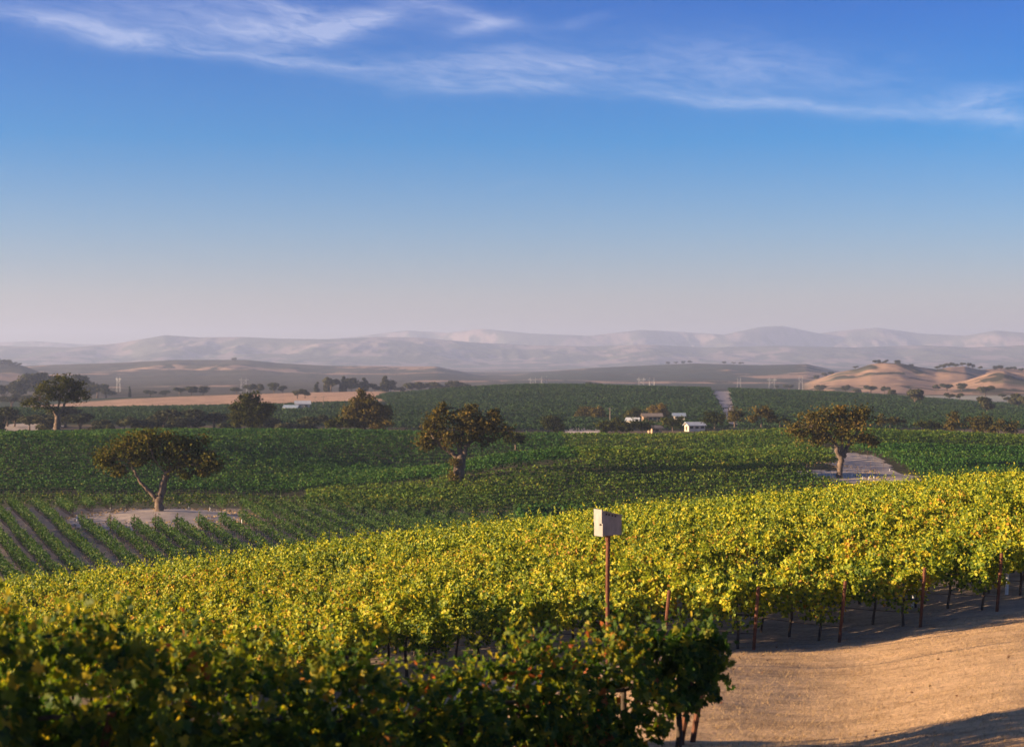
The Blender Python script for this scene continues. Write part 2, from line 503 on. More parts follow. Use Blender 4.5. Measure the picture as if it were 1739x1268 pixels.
def terrain_raw(x, y):
    x = np.asarray(x, float)
    y = np.asarray(y, float)
    r = np.hypot(x, y)
    az = np.clip(np.arctan2(x, y), -1.25, 1.25)
    dd = r * np.cos(np.clip(az, -0.5, 0.5))                   # forward depth within the view
    px = CXP + FPX * np.tan(np.clip(az, -0.9, 0.9))
    # near ground: profiles blended across the view
    li = (np.log(np.clip(dd, 0, 1500) + 6.0) - LG[0]) / (LG[-1] - LG[0]) * (len(LG) - 1)
    i0 = np.clip(li.astype(int), 0, len(LG) - 2)
    f = li - i0
    cp = np.interp(px, CPX, np.arange(len(CPX)))
    c0 = np.clip(cp.astype(int), 0, len(CPX) - 2)
    t = cp - c0
    za = CT[c0, i0] * (1 - f) + CT[c0, i0 + 1] * f
    zb = CT[c0 + 1, i0] * (1 - f) + CT[c0 + 1, i0 + 1] * f
    zn = za * (1 - t) + zb * t
    # rise added on the left, outside the view, to shade the hollow
    shade_ridge = np.exp(-((x + 265) / 75.0) ** 2) * (1 + 0.34 * (fbm(y / 22, x / 60, 19, 3) - 0.5)) * sstep(30, 105, y) * (1 - sstep(215, 305, y))
    zn = zn + SHADE_RIDGE_H * shade_ridge
    # knoll under the lone oak, low swell right of the middle
    zn = zn + 0.7 * np.exp(-(((x + 41) / 10) ** 2 + ((y - 186) / 9) ** 2))
    zn = zn + 2.8 * np.exp(-(((x - 12) / 30) ** 2 + ((y - 256) / 20) ** 2)) - 1.6 * np.exp(-(((x - 20) / 40) ** 2 + ((y - 200) / 22) ** 2))
    zn = zn - 3.4 * np.exp(-(((x - 2) / 34) ** 2 + ((y - 298) / 15) ** 2)) - 1.8 * np.exp(-(((x - 88) / 30) ** 2 + ((y - 303) / 11) ** 2))
    zn = zn + 0.9 * np.exp(-(((x - 85) / 26) ** 2 + ((y - 283) / 10) ** 2))
    zn = zn + 3.6 * np.exp(-(((x + 92) / 40) ** 2 + ((y - 288) / 30) ** 2)) - 2.4 * np.exp(-(((x + 22) / 24) ** 2 + ((y - 278) / 32) ** 2))
    zn = zn + (fbm(x / 9.0, y / 9.0, 3, 3) - 0.5) * 0.5 * sstep(30, 100, r) + (fbm(x / 1.3, y / 1.3, 8, 3) - 0.5) * 0.07 * (1 - sstep(80, 150, r))
    # far country
    base = -27.0 + 0 * r
    zf = base + (fbm(x / 260, y / 260, 21, 4) - 0.5) * 9 * (1 - sstep(4300, 5200, r))
    for key, (D, w, sk) in SKYLINE.items():
        cy = np.interp(px, [p[0] for p in sk], [p[1] for p in sk])
        big = D > 4000
        cy = cy + (4 if key == 'back' else 0)
        sc = {'golden': 190.0, 'knob': 150.0, 'west': 200.0, 'dark': 260.0}.get(key, 560.0)
        Dw = D * (1 + (0.10 if big else 0.07) * (fbm(px / 300 + D, px * 0 + 2.2, 31, 3) - 0.5) * 2)
        crest = (HORY - cy) / FPX * Dw - base
        u = (dd - Dw) / w
        sh = np.where(u < 0, np.exp(-(u * 0.95) ** 2), np.exp(-(u * 0.8) ** 2))
        rid = fbm(x / sc + D, y / sc * (0.55 if big else 0.8), 41 + int(D) % 7, 6, 0.58, True)
        cut = (1 - rid) * (0.9 if big else 0.55 if D < 1950 else 0.85) * (1 - np.exp(-(u / (0.35 if D > 2500 else 0.16)) ** 2))
        h = base + np.maximum(crest, 0) * sh * (1 - cut)
        zf = np.maximum(zf, h)
    w = sstep(1080, 1420, dd)
    return zn * (1 - w) + zf * w


SHADE_RIDGE_H = 12.0
ang_in = np.arange(-24.0, 24.01, 0.085)
ang_out = np.concatenate([np.arange(-180, -60, 4.0), np.arange(-60, -24, 0.8), np.arange(24.8, 60, 0.8), np.arange(60, 180, 4.0)])
ANG = np.sort(np.unique(np.round(np.concatenate([ang_in, ang_out, [180.0]]), 4)))
ANG = R(1) * ANG
RAD = np.concatenate([np.geomspace(1.0, 15.0, 30)[:-1], np.geomspace(15.0, 1500.0, 420)[:-1], np.geomspace(1500, 12500, 420)])
AA, RR = np.meshgrid(ANG, RAD, indexing='ij')
GX, GY = RR * np.sin(AA), RR * np.cos(AA)
GZ = terrain_raw(GX, GY)


def ground(x, y):
    """height of the built sheet at x, y (bilinear in its rings)"""
    x = np.atleast_1d(np.asarray(x, float))
    y = np.atleast_1d(np.asarray(y, float))
    a = np.arctan2(x, y)
    r = np.clip(np.hypot(x, y), RAD[0], RAD[-1] - 1)
    fi = np.interp(a, ANG, np.arange(len(ANG)))
    fj = np.interp(r, RAD, np.arange(len(RAD)))
    i = np.clip(fi.astype(int), 0, len(ANG) - 2)
    j = np.clip(fj.astype(int), 0, len(RAD) - 2)
    fi -= i
    fj -= j
    return (GZ[i, j] * (1 - fi) * (1 - fj) + GZ[i + 1, j] * fi * (1 - fj) + GZ[i, j + 1] * (1 - fi) * fj + GZ[i + 1, j + 1] * fi * fj)


def gz(x, y):
    return float(ground(x, y)[0])


def pix_ray(px, py):
    a = (px - CXP) / FPX
    b = (PH / 2 - py) / FPX
    # rotate by pitch (looking slightly down)
    fy = math.cos(PITCH) + b * math.sin(PITCH)
    fz = -math.sin(PITCH) + b * math.cos(PITCH)
    return a / fy, 1.0, fz / fy


def at(px, py, dmin=15.0, dmax=16000.0, lift=0.0):
    """first point of the ground seen through a picture position, beyond dmin"""
    a, _, s = pix_ray(px, py)
    d = np.geomspace(dmin, dmax, 3000)
    g = ground(a * d, d) + lift
    below = np.nonzero(s * d <= g)[0]
    if len(below) == 0:
        k = int(np.argmin(s * d - g))
    else:
        k = below[0]
    return a * d[k], d[k], float(g[k] - lift)


def place(px, d):
    x = (px - CXP) / FPX * d
    return x, d, gz(x, d)


def ppm(d):
    return FPX / d


# --- land colours, one per vertex: what grows or lies there; mountains also take on haze
GPX = CXP + FPX * np.tan(np.clip(AA, -1.2, 1.2))
GD = GY
land = np.zeros(GX.shape + (3,))


def paint(mask, c):
    m = np.clip(mask, 0, 1)[..., None]
    land[:] = land * (1 - m) + np.array(c) * m


EN = fbm(GX / 6.0, GY / 6.0, 51, 4) - 0.5          # edge wobble
STRAW, SOIL, SOILG = (.60, .41, .235), (.165, .135, .11), (.31, .255, .215)
paint(np.ones_like(GX), STRAW)
edge_y = 46.0 + (GX - 9.27) * (1.3 / 2.65)           # the line along which the rows of the gold field end
fmask = sstep(-1.6, 0.3, GD - edge_y + EN * 1.5) * sstep(30, 36, GD)
paint(fmask, (.31, .25, .19))
paint(sstep(92, 104, RR), SOILG)
paint(sstep(207, 214, GD + EN * 2), (.075, .075, .045))
paint(sstep(345, 360, RR + EN * 14), (.16, .125, .085))
mid = sstep(470, 500, GD + EN * 20)
paint(mid * (GPX < 640), (.040, .058, .028))
paint(mid * (GPX >= 640), (.030, .048, .024))
paint(((np.abs(GD - 505) < 5) | (np.abs(GD - 562) < 6)) * (GPX > 655) * 0.9, (.14, .16, .06))
paint(sstep(880, 910, GD) * (1 - sstep(1130, 1200, GD)) * sstep(1480, 1560, GPX), (.36, .36, .30))
lo = np.interp(GPX, [-200, 60, 300, 430, 620], [600, 690, 690, 700, 770]) + EN * 20
hi = np.interp(GPX, [-200, 60, 200, 430, 620], [760, 930, 1010, 1060, 1110])
paint(sstep(0, 25, GD - lo) * (1 - sstep(-10, 20, GD - hi)) * (1 - sstep(640, 665, GPX + EN * 30)), (.46, .30, .20))
far = sstep(1130, 1250, GD)
paint(far, (.36, .24, .165))
pn = fbm(GX / 230.0 + 9, GY / 300.0, 61, 4)
dk = sstep(0.40, 0.45, pn + 0.06 * (GPX < 850)) * far * (1 - sstep(1300, 1420, GPX)) * (1 - sstep(4300, 4800, GD))
paint(dk, (.085, .075, .050))
paint(far * sstep(830, 900, GPX) * (1 - sstep(1340, 1390, GPX)) * (1 - sstep(4300, 4800, GD)) * sstep(0.30, 0.35, pn), (.055, .066, .05))
pm = fbm(GX / 210.0 + 3, GY / 380.0, 71, 5)
paint(sstep(4500, 4900, GD), (.25, .20, .185))  # dry ground greyed and paled, some of the distance haze put into it
paint(sstep(0.47, 0.55, pm) * sstep(4500, 4900, GD), (.10, .105, .075))
scrub = fbm(GX / 26.0, GY / 60.0, 83, 3) * (0.75 + 0.5 * fbm(GX / 300.0, GY / 300.0, 87, 3))
paint(far * sstep(0.60, 0.66, scrub) * (1 - sstep(4300, 4800, GD)), (.055, .055, .035))
scrub = fbm(GX / 60.0, GY / 140.0, 85, 3) * (0.75 + 0.5 * fbm(GX / 700.0, GY / 700.0, 89, 3))
paint(sstep(4300, 4800, GD) * sstep(0.54, 0.62, scrub), (.075, .08, .06))
gold = far * sstep(1380, 1420, GPX) * (1 - sstep(3000, 4000, GD))
paint(gold * sstep(0.63, 0.70, fbm(GX / 120.0, GY / 120.0, 77, 4)), (.12, .115, .075))


def ground_mat():
    m, g, b = principled('open_ground', 0.95)
    b.inputs['Specular IOR Level'].default_value = 0.05
    at_ = g.new('ShaderNodeAttribute', attribute_name='land')
    tc = g.new('ShaderNodeTexCoord')
    mp = g.new('ShaderNodeMapping')
    mp.inputs['Rotation'].default_value = (0, 0, R(-24))
    mp.inputs['Scale'].default_value = (0.55, 1.35, 1)
    g.l.new(tc.outputs['Object'], mp.inputs[0])
    streak = g.noise(mp.outputs[0], 1.3, 9.0, 0.74)
    fine = g.noise(tc.outputs['Object'], 9.0, 6.0, 0.7)
    broad = g.noise(tc.outputs['Object'], 0.06, 6.0, 0.6)
    f = g.m('ADD', g.m('MULTIPLY', streak, 0.9), g.m('ADD', g.m('MULTIPLY', fine, 0.75), g.m('MULTIPLY', broad, 0.6)))
    k = g.ramp(g.m('DIVIDE', f, 2.25), [(0.36, (.36, .31, .27)), (0.5, (1.0, 1.0, 1.0)), (0.63, (1.5, 1.47, 1.4))])
    col = g.mix(1.0, at_.outputs['Color'], k, 'MULTIPLY')
    g.l.new(col, b.inputs['Base Color'])
    bp = g.new('ShaderNodeBump')
    bp.inputs['Strength'].default_value = 0.8
    bp.inputs['Distance'].default_value = 0.12
    g.l.new(g.m('ADD', fine, streak), bp.inputs['Height'])
    g.l.new(bp.outputs[0], b.inputs['Normal'])
    return m


M['ground'] = ground_mat()


def sheet(name, j0, j1, closed_centre=False):
    na, nr = len(ANG), j1 - j0 + 1
    v = np.stack([GX[:, j0:j1 + 1], GY[:, j0:j1 + 1], GZ[:, j0:j1 + 1]], -1).reshape(-1, 3)
    i, j = np.meshgrid(np.arange(na - 1), np.arange(nr - 1), indexing='ij')
    a = i * nr + j
    loops = np.stack([a, a + 1, a + nr + 1, a + nr], -1)[..., ::-1].reshape(-1)
    mb = MB()
    mb.raw(v, loops, np.full((na - 1) * (nr - 1), 4))
    me = mb.mesh(name, M['ground'], smooth=True)
    ca = me.attributes.new('land', 'FLOAT_COLOR', 'POINT')
    c = np.ones((len(me.vertices), 4), np.float32)
    c[:, :3] = land[:, j0:j1 + 1].reshape(-1, 3)
    ca.data.foreach_set('color', c.ravel())
    return obj(name, me, kind='structure')


J1 = int(np.searchsorted(RAD, 1150))
J2 = int(np.searchsorted(RAD, 4700))
sheet('ground', 0, J1)
sheet('hills', J1, J2)
sheet('mountains', J2, len(RAD) - 1)


def drape(name, poly, mat, lift=0.03, step=None, kind='structure', **kw):
    """a thin sheet laid on the ground inside a plan polygon"""
    poly = np.array(poly, float)
    lo, hi = poly.min(0), poly.max(0)
    step = step or max((hi - lo).max() / 110, 0.12)
    xs = np.arange(lo[0], hi[0] + step, step)
    ys = np.arange(lo[1], hi[1] + step, step)
    X, Y = np.meshgrid(xs, ys, indexing='ij')
    cx, cy = X[:-1, :-1] + step / 2, Y[:-1, :-1] + step / 2
    wob = (fbm(cx / (step * 6), cy / (step * 6), 5, 4) - 0.5) * step * 9
    px_, py_ = cx + wob, cy - wob
    ins = np.zeros(cx.shape, bool)
    n = len(poly)
    for a in range(n):
        x0, y0 = poly[a]
        x1, y1 = poly[(a + 1) % n]
        c = ((y0 > py_) != (y1 > py_)) & (px_ < (x1 - x0) * (py_ - y0) / (y1 - y0 + 1e-12) + x0)
        ins ^= c
    Z = ground(X.ravel(), Y.ravel()).reshape(X.shape) + lift
    ny = Y.shape[1]
    i, j = np.nonzero(ins)
    q = np.stack([i * ny + j, (i + 1) * ny + j, (i + 1) * ny + j + 1, i * ny + j + 1], -1)
    used, inv = np.unique(q, return_inverse=True)
    mb = MB()
    mb.raw(np.stack([X.ravel(), Y.ravel(), Z.ravel()], -1)[used], inv.ravel(), np.full(len(q), 4))
    return obj(name, mb.mesh(name, mat, True), kind=kind, **kw)


M['dirt'] = rough_mat('pale_dirt', (.30, .245, .20), (.60, .50, .41), 1.4, 0.95, 0.5)
M['dirt_warm'] = rough_mat('warm_dirt', (.46, .37, .30), (.66, .55, .45), 0.35, 0.95, 0.3)


def poly_px(pts, dmin):
    return [at(px, py, dmin)[:2] for px, py in pts]

# ------------------------------------------------------------------ vines
def canopy(mb, n, length, zlo, zhi, hw, size, tpl, tone_mu, tone_sd, mat=0, origin=(0, 0, 0), ax=(1, 0, 0), shoots=0, hb=(1.7, 1.25), rag=1.0):
    """leaves of a trellised vine: a ragged curtain along ax, drooping at its sides, with shoots standing out of its top"""
    ax = np.array(ax, float)
    sd = np.array([-ax[1], ax[0], 0.0])
    u = (rng.random(n) - 0.5) * length
    h = rng.beta(hb[0], hb[1], n)
    prof = 0.55 + 0.45 * np.sin(np.clip(h, 0, 1) * math.pi)
    side = np.sign(rng.random(n) - 0.5)
    w = hw * prof * (0.35 + 0.65 * rng.random(n) ** 0.5) * side
    lump = fbm(u * 1.9 + 50 * rng.random(), h * 2.3, 91, 3) - 0.5
    w = w * (1 + 1.5 * rag * lump)
    z = zlo + (zhi - zlo) * h + 0.5 * rag * lump
    pos = np.array(origin) + u[:, None] * ax + w[:, None] * sd + np.array([0, 0, 1.0]) * z[:, None]
    nr = side[:, None] * sd * 0.8 + np.array([0, 0, 0.45]) + rng.normal(size=(n, 3)) * 0.65
    tone = np.clip(rng.normal(tone_mu, tone_sd, n) + 0.5 * lump, 0, 1)
    sz = size * (0.65 + 0.6 * rng.random(n))
    scatter(mb, tpl, pos, nr, sz, tone, mat)
    for _ in range(shoots):
        L = rng.uniform(0.25, 0.70)
        k = int(L * 14) + 2
        b = np.array(origin) + ax * rng.uniform(-.5, .5) * length + sd * rng.uniform(-.6, .6) * hw + np.array([0, 0, zhi - 0.1])
        dr = np.array([rng.normal(0, .35), rng.normal(0, .35), 1.0])
        t = np.linspace(0, 1, k)
        p = b + dr * (t * L)[:, None] + rng.normal(size=(k, 3)) * 0.05
        scatter(mb, tpl, p, rng.normal(size=(k, 3)) + np.array([0, 0, .3]), size * (1.05 - 0.5 * t), np.clip(rng.normal(tone_mu + .05, tone_sd, k), 0, 1), mat)


def vine_trunk(mb, mat=0, h=0.95, r=0.035, x=0.0):
    lean = rng.normal(0, 0.05, 2)
    t = np.linspace(0, 1, 6)
    pts = np.stack([x + lean[0] * t + 0.02 * np.sin(t * 7), lean[1] * t + 0.02 * np.cos(t * 5), -0.12 + (h + .12) * t], -1)
    mb.tube(pts, r * (1.25 - 0.4 * t), 6, mat, 0.5, 0.3)
    for s in (-1, 1):
        c = np.stack([pts[-1, 0] + s * 0.5 * t, pts[-1, 1] + 0.03 * np.sin(t * 6), pts[-1, 2] - .02 + 0.05 * t], -1)
        mb.tube(c, r * (0.75 - 0.3 * t), 5, mat, 0.5, 0.3)


ROWD = np.array([-0.55, 0.835])
ROWD /= np.linalg.norm(ROWD)
ROWANG = math.atan2(ROWD[1], ROWD[0])
FIELD_FOL, FIELD_TRK = [], []
for k in range(7):
    mb = MB()
    canopy(mb, 1100, 1.15, 0.60, 1.92, 0.62, 0.105, GRAPE, 0.58, 0.22, shoots=8, rag=1.25)
    FIELD_FOL.append(mb.mesh('vine_foliage', M['vine_gold']))
    mb = MB()
    vine_trunk(mb)
    FIELD_TRK.append(mb.mesh('vine_trunk', M['vine_wood'], True))

crest_d = lambda px: np.interp(px, [0, 300, 600, 870, 1150, 1430, 1739], [80, 82, 85, 88, 91, 93, 93])
spots = []
P0 = np.array([9.27, 46.0])
STEP = np.array([2.62, 1.29])
posts = []
for k in range(-9, 16):
    s0 = P0 + STEP * k
    t = (0.55 if k > -2 else -3.5) + rng.random() * 0.2
    while t < 75:
        p = s0 + ROWD * t + rng.normal(0, 0.06, 2)
        px = CXP + FPX * p[0] / p[1]
        if -130 < px < 1870 and (t > .5 or px < 600) and p[1] < crest_d(px) + 3 and rng.random() > 0.03:
            spots.append((p[0], p[1], px, t, k))
        t += 1.26
    posts.append((k, s0))
spots = np.array(spots)
# the 300 that show largest: nearest first, and those with nothing in front of them
order = np.argsort(spots[:, 1] + np.where(spots[:, 3] < 3.5, -12, 0) + np.where((spots[:, 2] < -60) | (spots[:, 2] > 1800), 40, 0))
indiv, rest = order[:285], order[285:]
FIELD_GROUP = 'grapevines of the sunlit gold field'
for q, i in enumerate(indiv):
    x, y, px, t, k = spots[i]
    sc = rng.uniform(0.78, 1.14)
    flip = math.pi if rng.random() < .5 else 0
    first = t < 1.0
    v = int(rng.integers(7))
    root = empty('grapevine', (x, y, gz(x, y)), ROWANG + flip, label='yellow-green leafy grapevine in the sunlit gold field behind the dark foreground row', cat='grapevine', group=FIELD_GROUP)
    root.scale = (1.0, sc, sc)
    obj('foliage', FIELD_FOL[v], root)
    obj('trunk', FIELD_TRK[v], root)
mb = MB()
for i in rest:
    x, y, px, t, k = spots[i]
    canopy(mb, 480, 1.1, 0.62, 1.95, 0.60, 0.15, FOLD, 0.60, 0.19, origin=(x, y, gz(x, y)), ax=(ROWD[0], ROWD[1], 0), shoots=3)
obj('vineyard', mb.mesh('vineyard', M['vine_gold']), kind='stuff', label='far rows of the sunlit gold vine field', cat='vineyard')
print('field vines', len(spots))

# end posts of the rows
post_me = []
for k in range(3):
    mb = MB()
    t = np.linspace(0, 1, 5)
    mb.tube(np.stack([0.10 * t, 0 * t, -.2 + 1.95 * t], -1), 0.048 + 0 * t, 8, 0, 0.5, 0.08)
    post_me.append(mb.mesh('post', M['rust']))
wheres = {0: 'third rusty end post from the right at the edge of the gold vines', 1: 'second rusty end post from the right at the edge of the gold vines',
          2: 'rightmost rusty end post at the edge of the gold vines above the dry grass', -1: 'fourth rusty end post from the right at the edge of the gold vines',
          -2: 'rusty end post just right of the nest box pole, its foot hidden'}
for k, s0 in posts:
    px = CXP + FPX * s0[0] / s0[1]
    if k in wheres:
        o = obj('vine_post', post_me[k % 3], None, (s0[0], s0[1], gz(*s0)), label=wheres[k], cat='post', group='end posts of the gold field')
        o.rotation_euler = (rng.normal(0, .02), rng.uniform(.01, .05), rng.normal(0, .1))
# trellis wires and drip line along the first rows (one thin strand each)
for k in range(-3, 4):
    s0 = P0 + STEP * k
    mb = MB()
    tt = np.arange(0, 14, 1.0)
    pts = [(s0[0] + ROWD[0] * a, s0[1] + ROWD[1] * a) for a in tt]
    for h in (0.45,):
        mb.tube([(a, b, gz(a, b) + h) for a, b in pts], np.full(len(pts), .011), 4)
    obj('drip_line', mb.mesh('drip_line', M['stake']), label='thin dark irrigation line strung low along a row of gold vines', cat='hose', group='irrigation lines of the gold field')

# white grow tubes at young vines in the gold field
tube_me = []
for k in range(2):
    mb = MB()
    t = np.linspace(0, 1, 4)
    mb.tube(np.stack([0.03 * t, 0 * t, -.05 + .80 * t], -1), .055 - 0.004 * t, 8, 0)
    tube_me.append(mb.mesh('grow_tube', M['tube_white']))


def grow_tube(x, y, label, group, s=1.0, k=0):
    o = obj('grow_tube', tube_me[k], None, (x, y, gz(x, y)), label=label, cat='grow tube', group=group)
    o.scale = (s, s, s)
    return o


for (k, t, lab) in ((2, 3.3, 'white grow tube in the shade left of the rightmost rusty post'), (3, 2.4, 'white grow tube at the right edge among the vine trunks')):
    p = P0 + STEP * k + ROWD * t
    grow_tube(p[0], p[1], lab, 'white grow tubes among the gold vines')

# ------------------------------------------------------------------ foreground row, out of focus
A = np.array([-8.3, 13.6])
B = np.array([3.25, 27.2])
FD = (B - A) / np.linalg.norm(B - A)
FANG = math.atan2(FD[1], FD[0])
nF = int(np.linalg.norm(B - A) / 1.28)
FR_FOL, FR_TRK = [], []
for k in range(6):
    mb = MB()
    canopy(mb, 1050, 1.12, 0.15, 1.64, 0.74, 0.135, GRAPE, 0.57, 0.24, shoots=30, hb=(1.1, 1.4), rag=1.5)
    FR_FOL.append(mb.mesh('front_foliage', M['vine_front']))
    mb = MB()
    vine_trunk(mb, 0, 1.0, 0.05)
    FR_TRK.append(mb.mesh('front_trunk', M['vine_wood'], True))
FR_LOW = []  # added second row, kept low so front tops stay lit and gaps go dark
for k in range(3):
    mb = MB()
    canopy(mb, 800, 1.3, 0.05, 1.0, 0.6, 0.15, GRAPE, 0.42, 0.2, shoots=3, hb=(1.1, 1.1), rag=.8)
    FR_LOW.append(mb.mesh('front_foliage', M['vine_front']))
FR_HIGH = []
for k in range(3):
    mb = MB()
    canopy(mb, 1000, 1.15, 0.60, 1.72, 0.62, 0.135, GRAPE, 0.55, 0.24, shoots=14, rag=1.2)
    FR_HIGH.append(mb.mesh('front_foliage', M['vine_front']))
mb = MB()     # last vine, with canes reaching past the end of the row
canopy(mb, 1050, 1.25, 0.60, 1.80, 0.62, 0.145, GRAPE, 0.46, 0.22, shoots=12, rag=1.4)
for (L, z0, dz) in ((1.0, 1.35, -.25), (0.75, 1.6, -.05), (0.9, 1.15, -.35), (0.5, 1.75, .15)):
    k = int(L * 45)
    t = np.linspace(0, 1, k)
    p = np.stack([0.5 + L * t, rng.normal(0, .09, k) - 0.1, z0 + dz * t * t + rng.normal(0, .07, k)], -1)
    scatter(mb, GRAPE, p, rng.normal(size=(k, 3)), 0.15 * (1.1 - .4 * t), np.clip(rng.normal(.42, .2, k), 0, 1))
END_FOL = mb.mesh('front_foliage', M['vine_front'])
FLAB = ['dark green out-of-focus grapevine in the foreground row', 'last dark green grapevine at the right end of the foreground row, reaching over dry grass',
        'second dark green grapevine from the right end of the foreground row',
        'low grapevine added behind the foreground row to darken its gaps']
NRM = np.array([-FD[1], FD[0]])
for back in (0, 1):
    for i in range(-3, nF + 1 - 2 * back):
        p = B - FD * ((nF - i) * 1.28 + .95) + rng.normal(0, .07, 2) + NRM * (2.5 * back)
        px = CXP + FPX * p[0] / p[1]
        last = nF - i + 7 * back
        if px < -330 - 500 * back:
            continue
        root = empty('grapevine', (p[0], p[1], gz(*p)), FANG + (math.pi if (rng.random() < .5 and last) else 0),
                     label=FLAB[1] if last == 0 else FLAB[2] if last == 1 else FLAB[3] if back else FLAB[0], cat='grapevine',
                     group='low vines added behind the foreground row' if back else 'grapevines of the dark foreground row')
        s = rng.uniform(.86, 1.08) * float(np.interp(px, [0, 250, 420, 800, 1150], [1.14, 1.0, .88, .90, 1.0]))
        root.scale = (1, s, s)
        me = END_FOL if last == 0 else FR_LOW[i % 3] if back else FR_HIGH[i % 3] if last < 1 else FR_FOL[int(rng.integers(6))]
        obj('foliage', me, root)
        obj('trunk', FR_TRK[int(rng.integers(6))], root)
mb = MB()
t = np.linspace(0, 1, 5)
mb.tube(np.stack([0.30 * t, 0.05 * t, -.3 + 1.85 * t], -1), 0.05 + 0 * t, 8, 0, .5, .08)
FPOST = mb.mesh('front_post', M['rust'])
for px, d, lab in ((1062, 25.6, 'rusty leaning post in the foreground row, its top in the leaves'), (1152, 26.9, 'leaning post at the right end of the foreground row, beside the rightmost'),
                   (1172, 27.4, 'rightmost leaning post at the end of the foreground row'), (140, 17.4, 'dark post in the left of the foreground row')):
    x, y, z = place(px, d)
    o = obj('vine_post', FPOST, None, (x, y, z), label=lab, cat='post', group='posts of the foreground row')
    if px < 300:
        o.scale = (1, 1, .72)
# dry mown grass on the slope
n = 110000
gx = rng.uniform(-3, 16, n)
gy = rng.uniform(22, 48, n)
gp = CXP + FPX * gx / gy
ok = (gp > 900) & (gp < 1800) & (gy < edge(gx) if False else gy < 46 + (gx - 9.27) * (1.3 / 2.65) + 1.0)
gx, gy = gx[ok], gy[ok]
keep = fbm(gx * 1.2, gy * 1.2, 17, 3) > rng.random(len(gx)) * 0.9
gx, gy = gx[keep], gy[keep]
n = len(gx)
h = rng.uniform(.02, .075, n)
a = rng.uniform(0, 2 * math.pi, n)
b = np.stack([gx, gy, ground(gx, gy) - .005], -1)
wv = np.stack([np.cos(a), np.sin(a), 0 * a], -1) * 0.006
ln = np.stack([np.sin(a) * h * .9 + .02, np.cos(a * 3) * h * .7, h], -1)
V = np.stack([b - wv, b + wv, b + ln], 1)
mb = MB()
mb.raw(V, np.arange(n * 3), np.full(n, 3), 0, rng.random(n))
M['straw'] = leaf_mat('dry_straw', [(0, (.24, .16, .08)), (.6, (.38, .265, .14)), (1, (.46, .34, .19))], .25, 0, .1)
obj('dry_grass', mb.mesh('dry_grass', M['straw']), kind='stuff', label='short dry mown grass on the slope', cat='grass')

n = 60
lx, ly = rng.uniform(3, 16, n), rng.uniform(26, 47, n)
mb = MB()
scatter(mb, GRAPE, np.column_stack([lx, ly, ground(lx, ly) + .015]), np.array([0, 0, 1.0]) + rng.normal(0, .35, (n, 3)), rng.uniform(.05, .08, n), rng.random(n))
M['dead_leaf'] = leaf_mat('dead_leaves', [(0, (.05, .03, .018)), (.6, (.14, .07, .035)), (1, (.26, .10, .05))], .2, 0, .1)
obj('fallen_leaves', mb.mesh('fallen_leaves', M['dead_leaf']), kind='stuff', label='brown fallen vine leaves on the dry grass', cat='leaves')

# ------------------------------------------------------------------ nest box on its pole
NB = place(1033, 39.0)
root = empty('nest_box', NB, R(-146), label='white weathered nest box with sloping top on a tall rusty pole among the gold vines', cat='nest box')
mb = MB()
t = np.linspace(0, 1, 6)
PH_ = -NB[2] - (908 - HORY) / FPX * 39.0
PH_ = -((908 - HORY) / FPX * 39.0) - NB[2]
mb.tube(np.stack([0.02 * np.sin(t * 3), 0 * t, -.3 + (PH_ + .32) * t], -1), .052 + 0 * t, 10, 0, .5, .04)
obj('pole', mb.mesh('pole', M['rust'], True), root)
mb = MB()
x0, x1, hy, z0, zf, zb = -.29, .27, .15, PH_, PH_ + .585, PH_ + .455
v = [(x0, -hy, z0), (x1, -hy, z0), (x1, hy, z0), (x0, hy, z0), (x0, -hy, zb), (x1, -hy, zf), (x1, hy, zf), (x0, hy, zb)]
mb.add(v, [(0, 3, 2, 1), (4, 5, 6, 7), (0, 1, 5, 4), (1, 2, 6, 5), (2, 3, 7, 6), (3, 0, 4, 7)])
obj('box', mb.mesh('box', M['white_wood']), root)
mb = MB()
mb.box((.273, -.165, PH_ - .012), (.295, .168, PH_ + .30))
mb.box((.273, -.165, PH_ + .302), (.31, .15, PH_ + .63))
fr = obj('front_panel', mb.mesh('front_panel', M['white_wood']), root)
mb = MB()
mb.tube([(.295, .10, PH_ + .27), (.335, .10, PH_ + .27)], [.022, .018], 8)
obj('peg', mb.mesh('peg', M['stake']), fr)
mb = MB()
sl = (zf - zb) / (x1 - x0)
e0, e1 = x0 - .03, x1
r0, r1 = zb - .03 * sl + .002, zf + .002
v = [(e0, -hy - .02, r0), (e1, -hy - .02, r1), (e1, hy + .018, r1), (e0, hy + .018, r0)]
v += [(a_, b_, c_ + .022) for a_, b_, c_ in v]
mb.add(v, [(0, 3, 2, 1), (4, 5, 6, 7), (0, 1, 5, 4), (1, 2, 6, 5), (2, 3, 7, 6), (3, 0, 4, 7)])
obj('lid', mb.mesh('lid', M['white_wood']), root)
mb = MB()
for xx in (.17, .09, -.01, -.10):
    zz = zb + (xx - x0) * sl - .045
    mb.box((xx - .022, hy - .004, zz - .02), (xx + .022, hy + .004, zz + .02))
obj('vent', mb.mesh('vent', M['dark_hole']), root)

mb = MB()
mb.box((-.11, -.06, PH_ - .028), (.11, .06, PH_ - .004))
mb.tube([(.012, 0, PH_ - .14), (.012, 0, PH_ - .02)], [.066, .066], 10)
obj('bracket', mb.mesh('bracket', M['rust']), root)

# ------------------------------------------------------------------ hollow: striped block of vine rows round the bare knoll
T1 = place(270, 187.0)
RD = np.array([0.317, -0.948])


def in_knoll(x, y):
    return ((x + 39.8) / 9.6) ** 2 + ((y - 184) / 13.5) ** 2 < 1.0


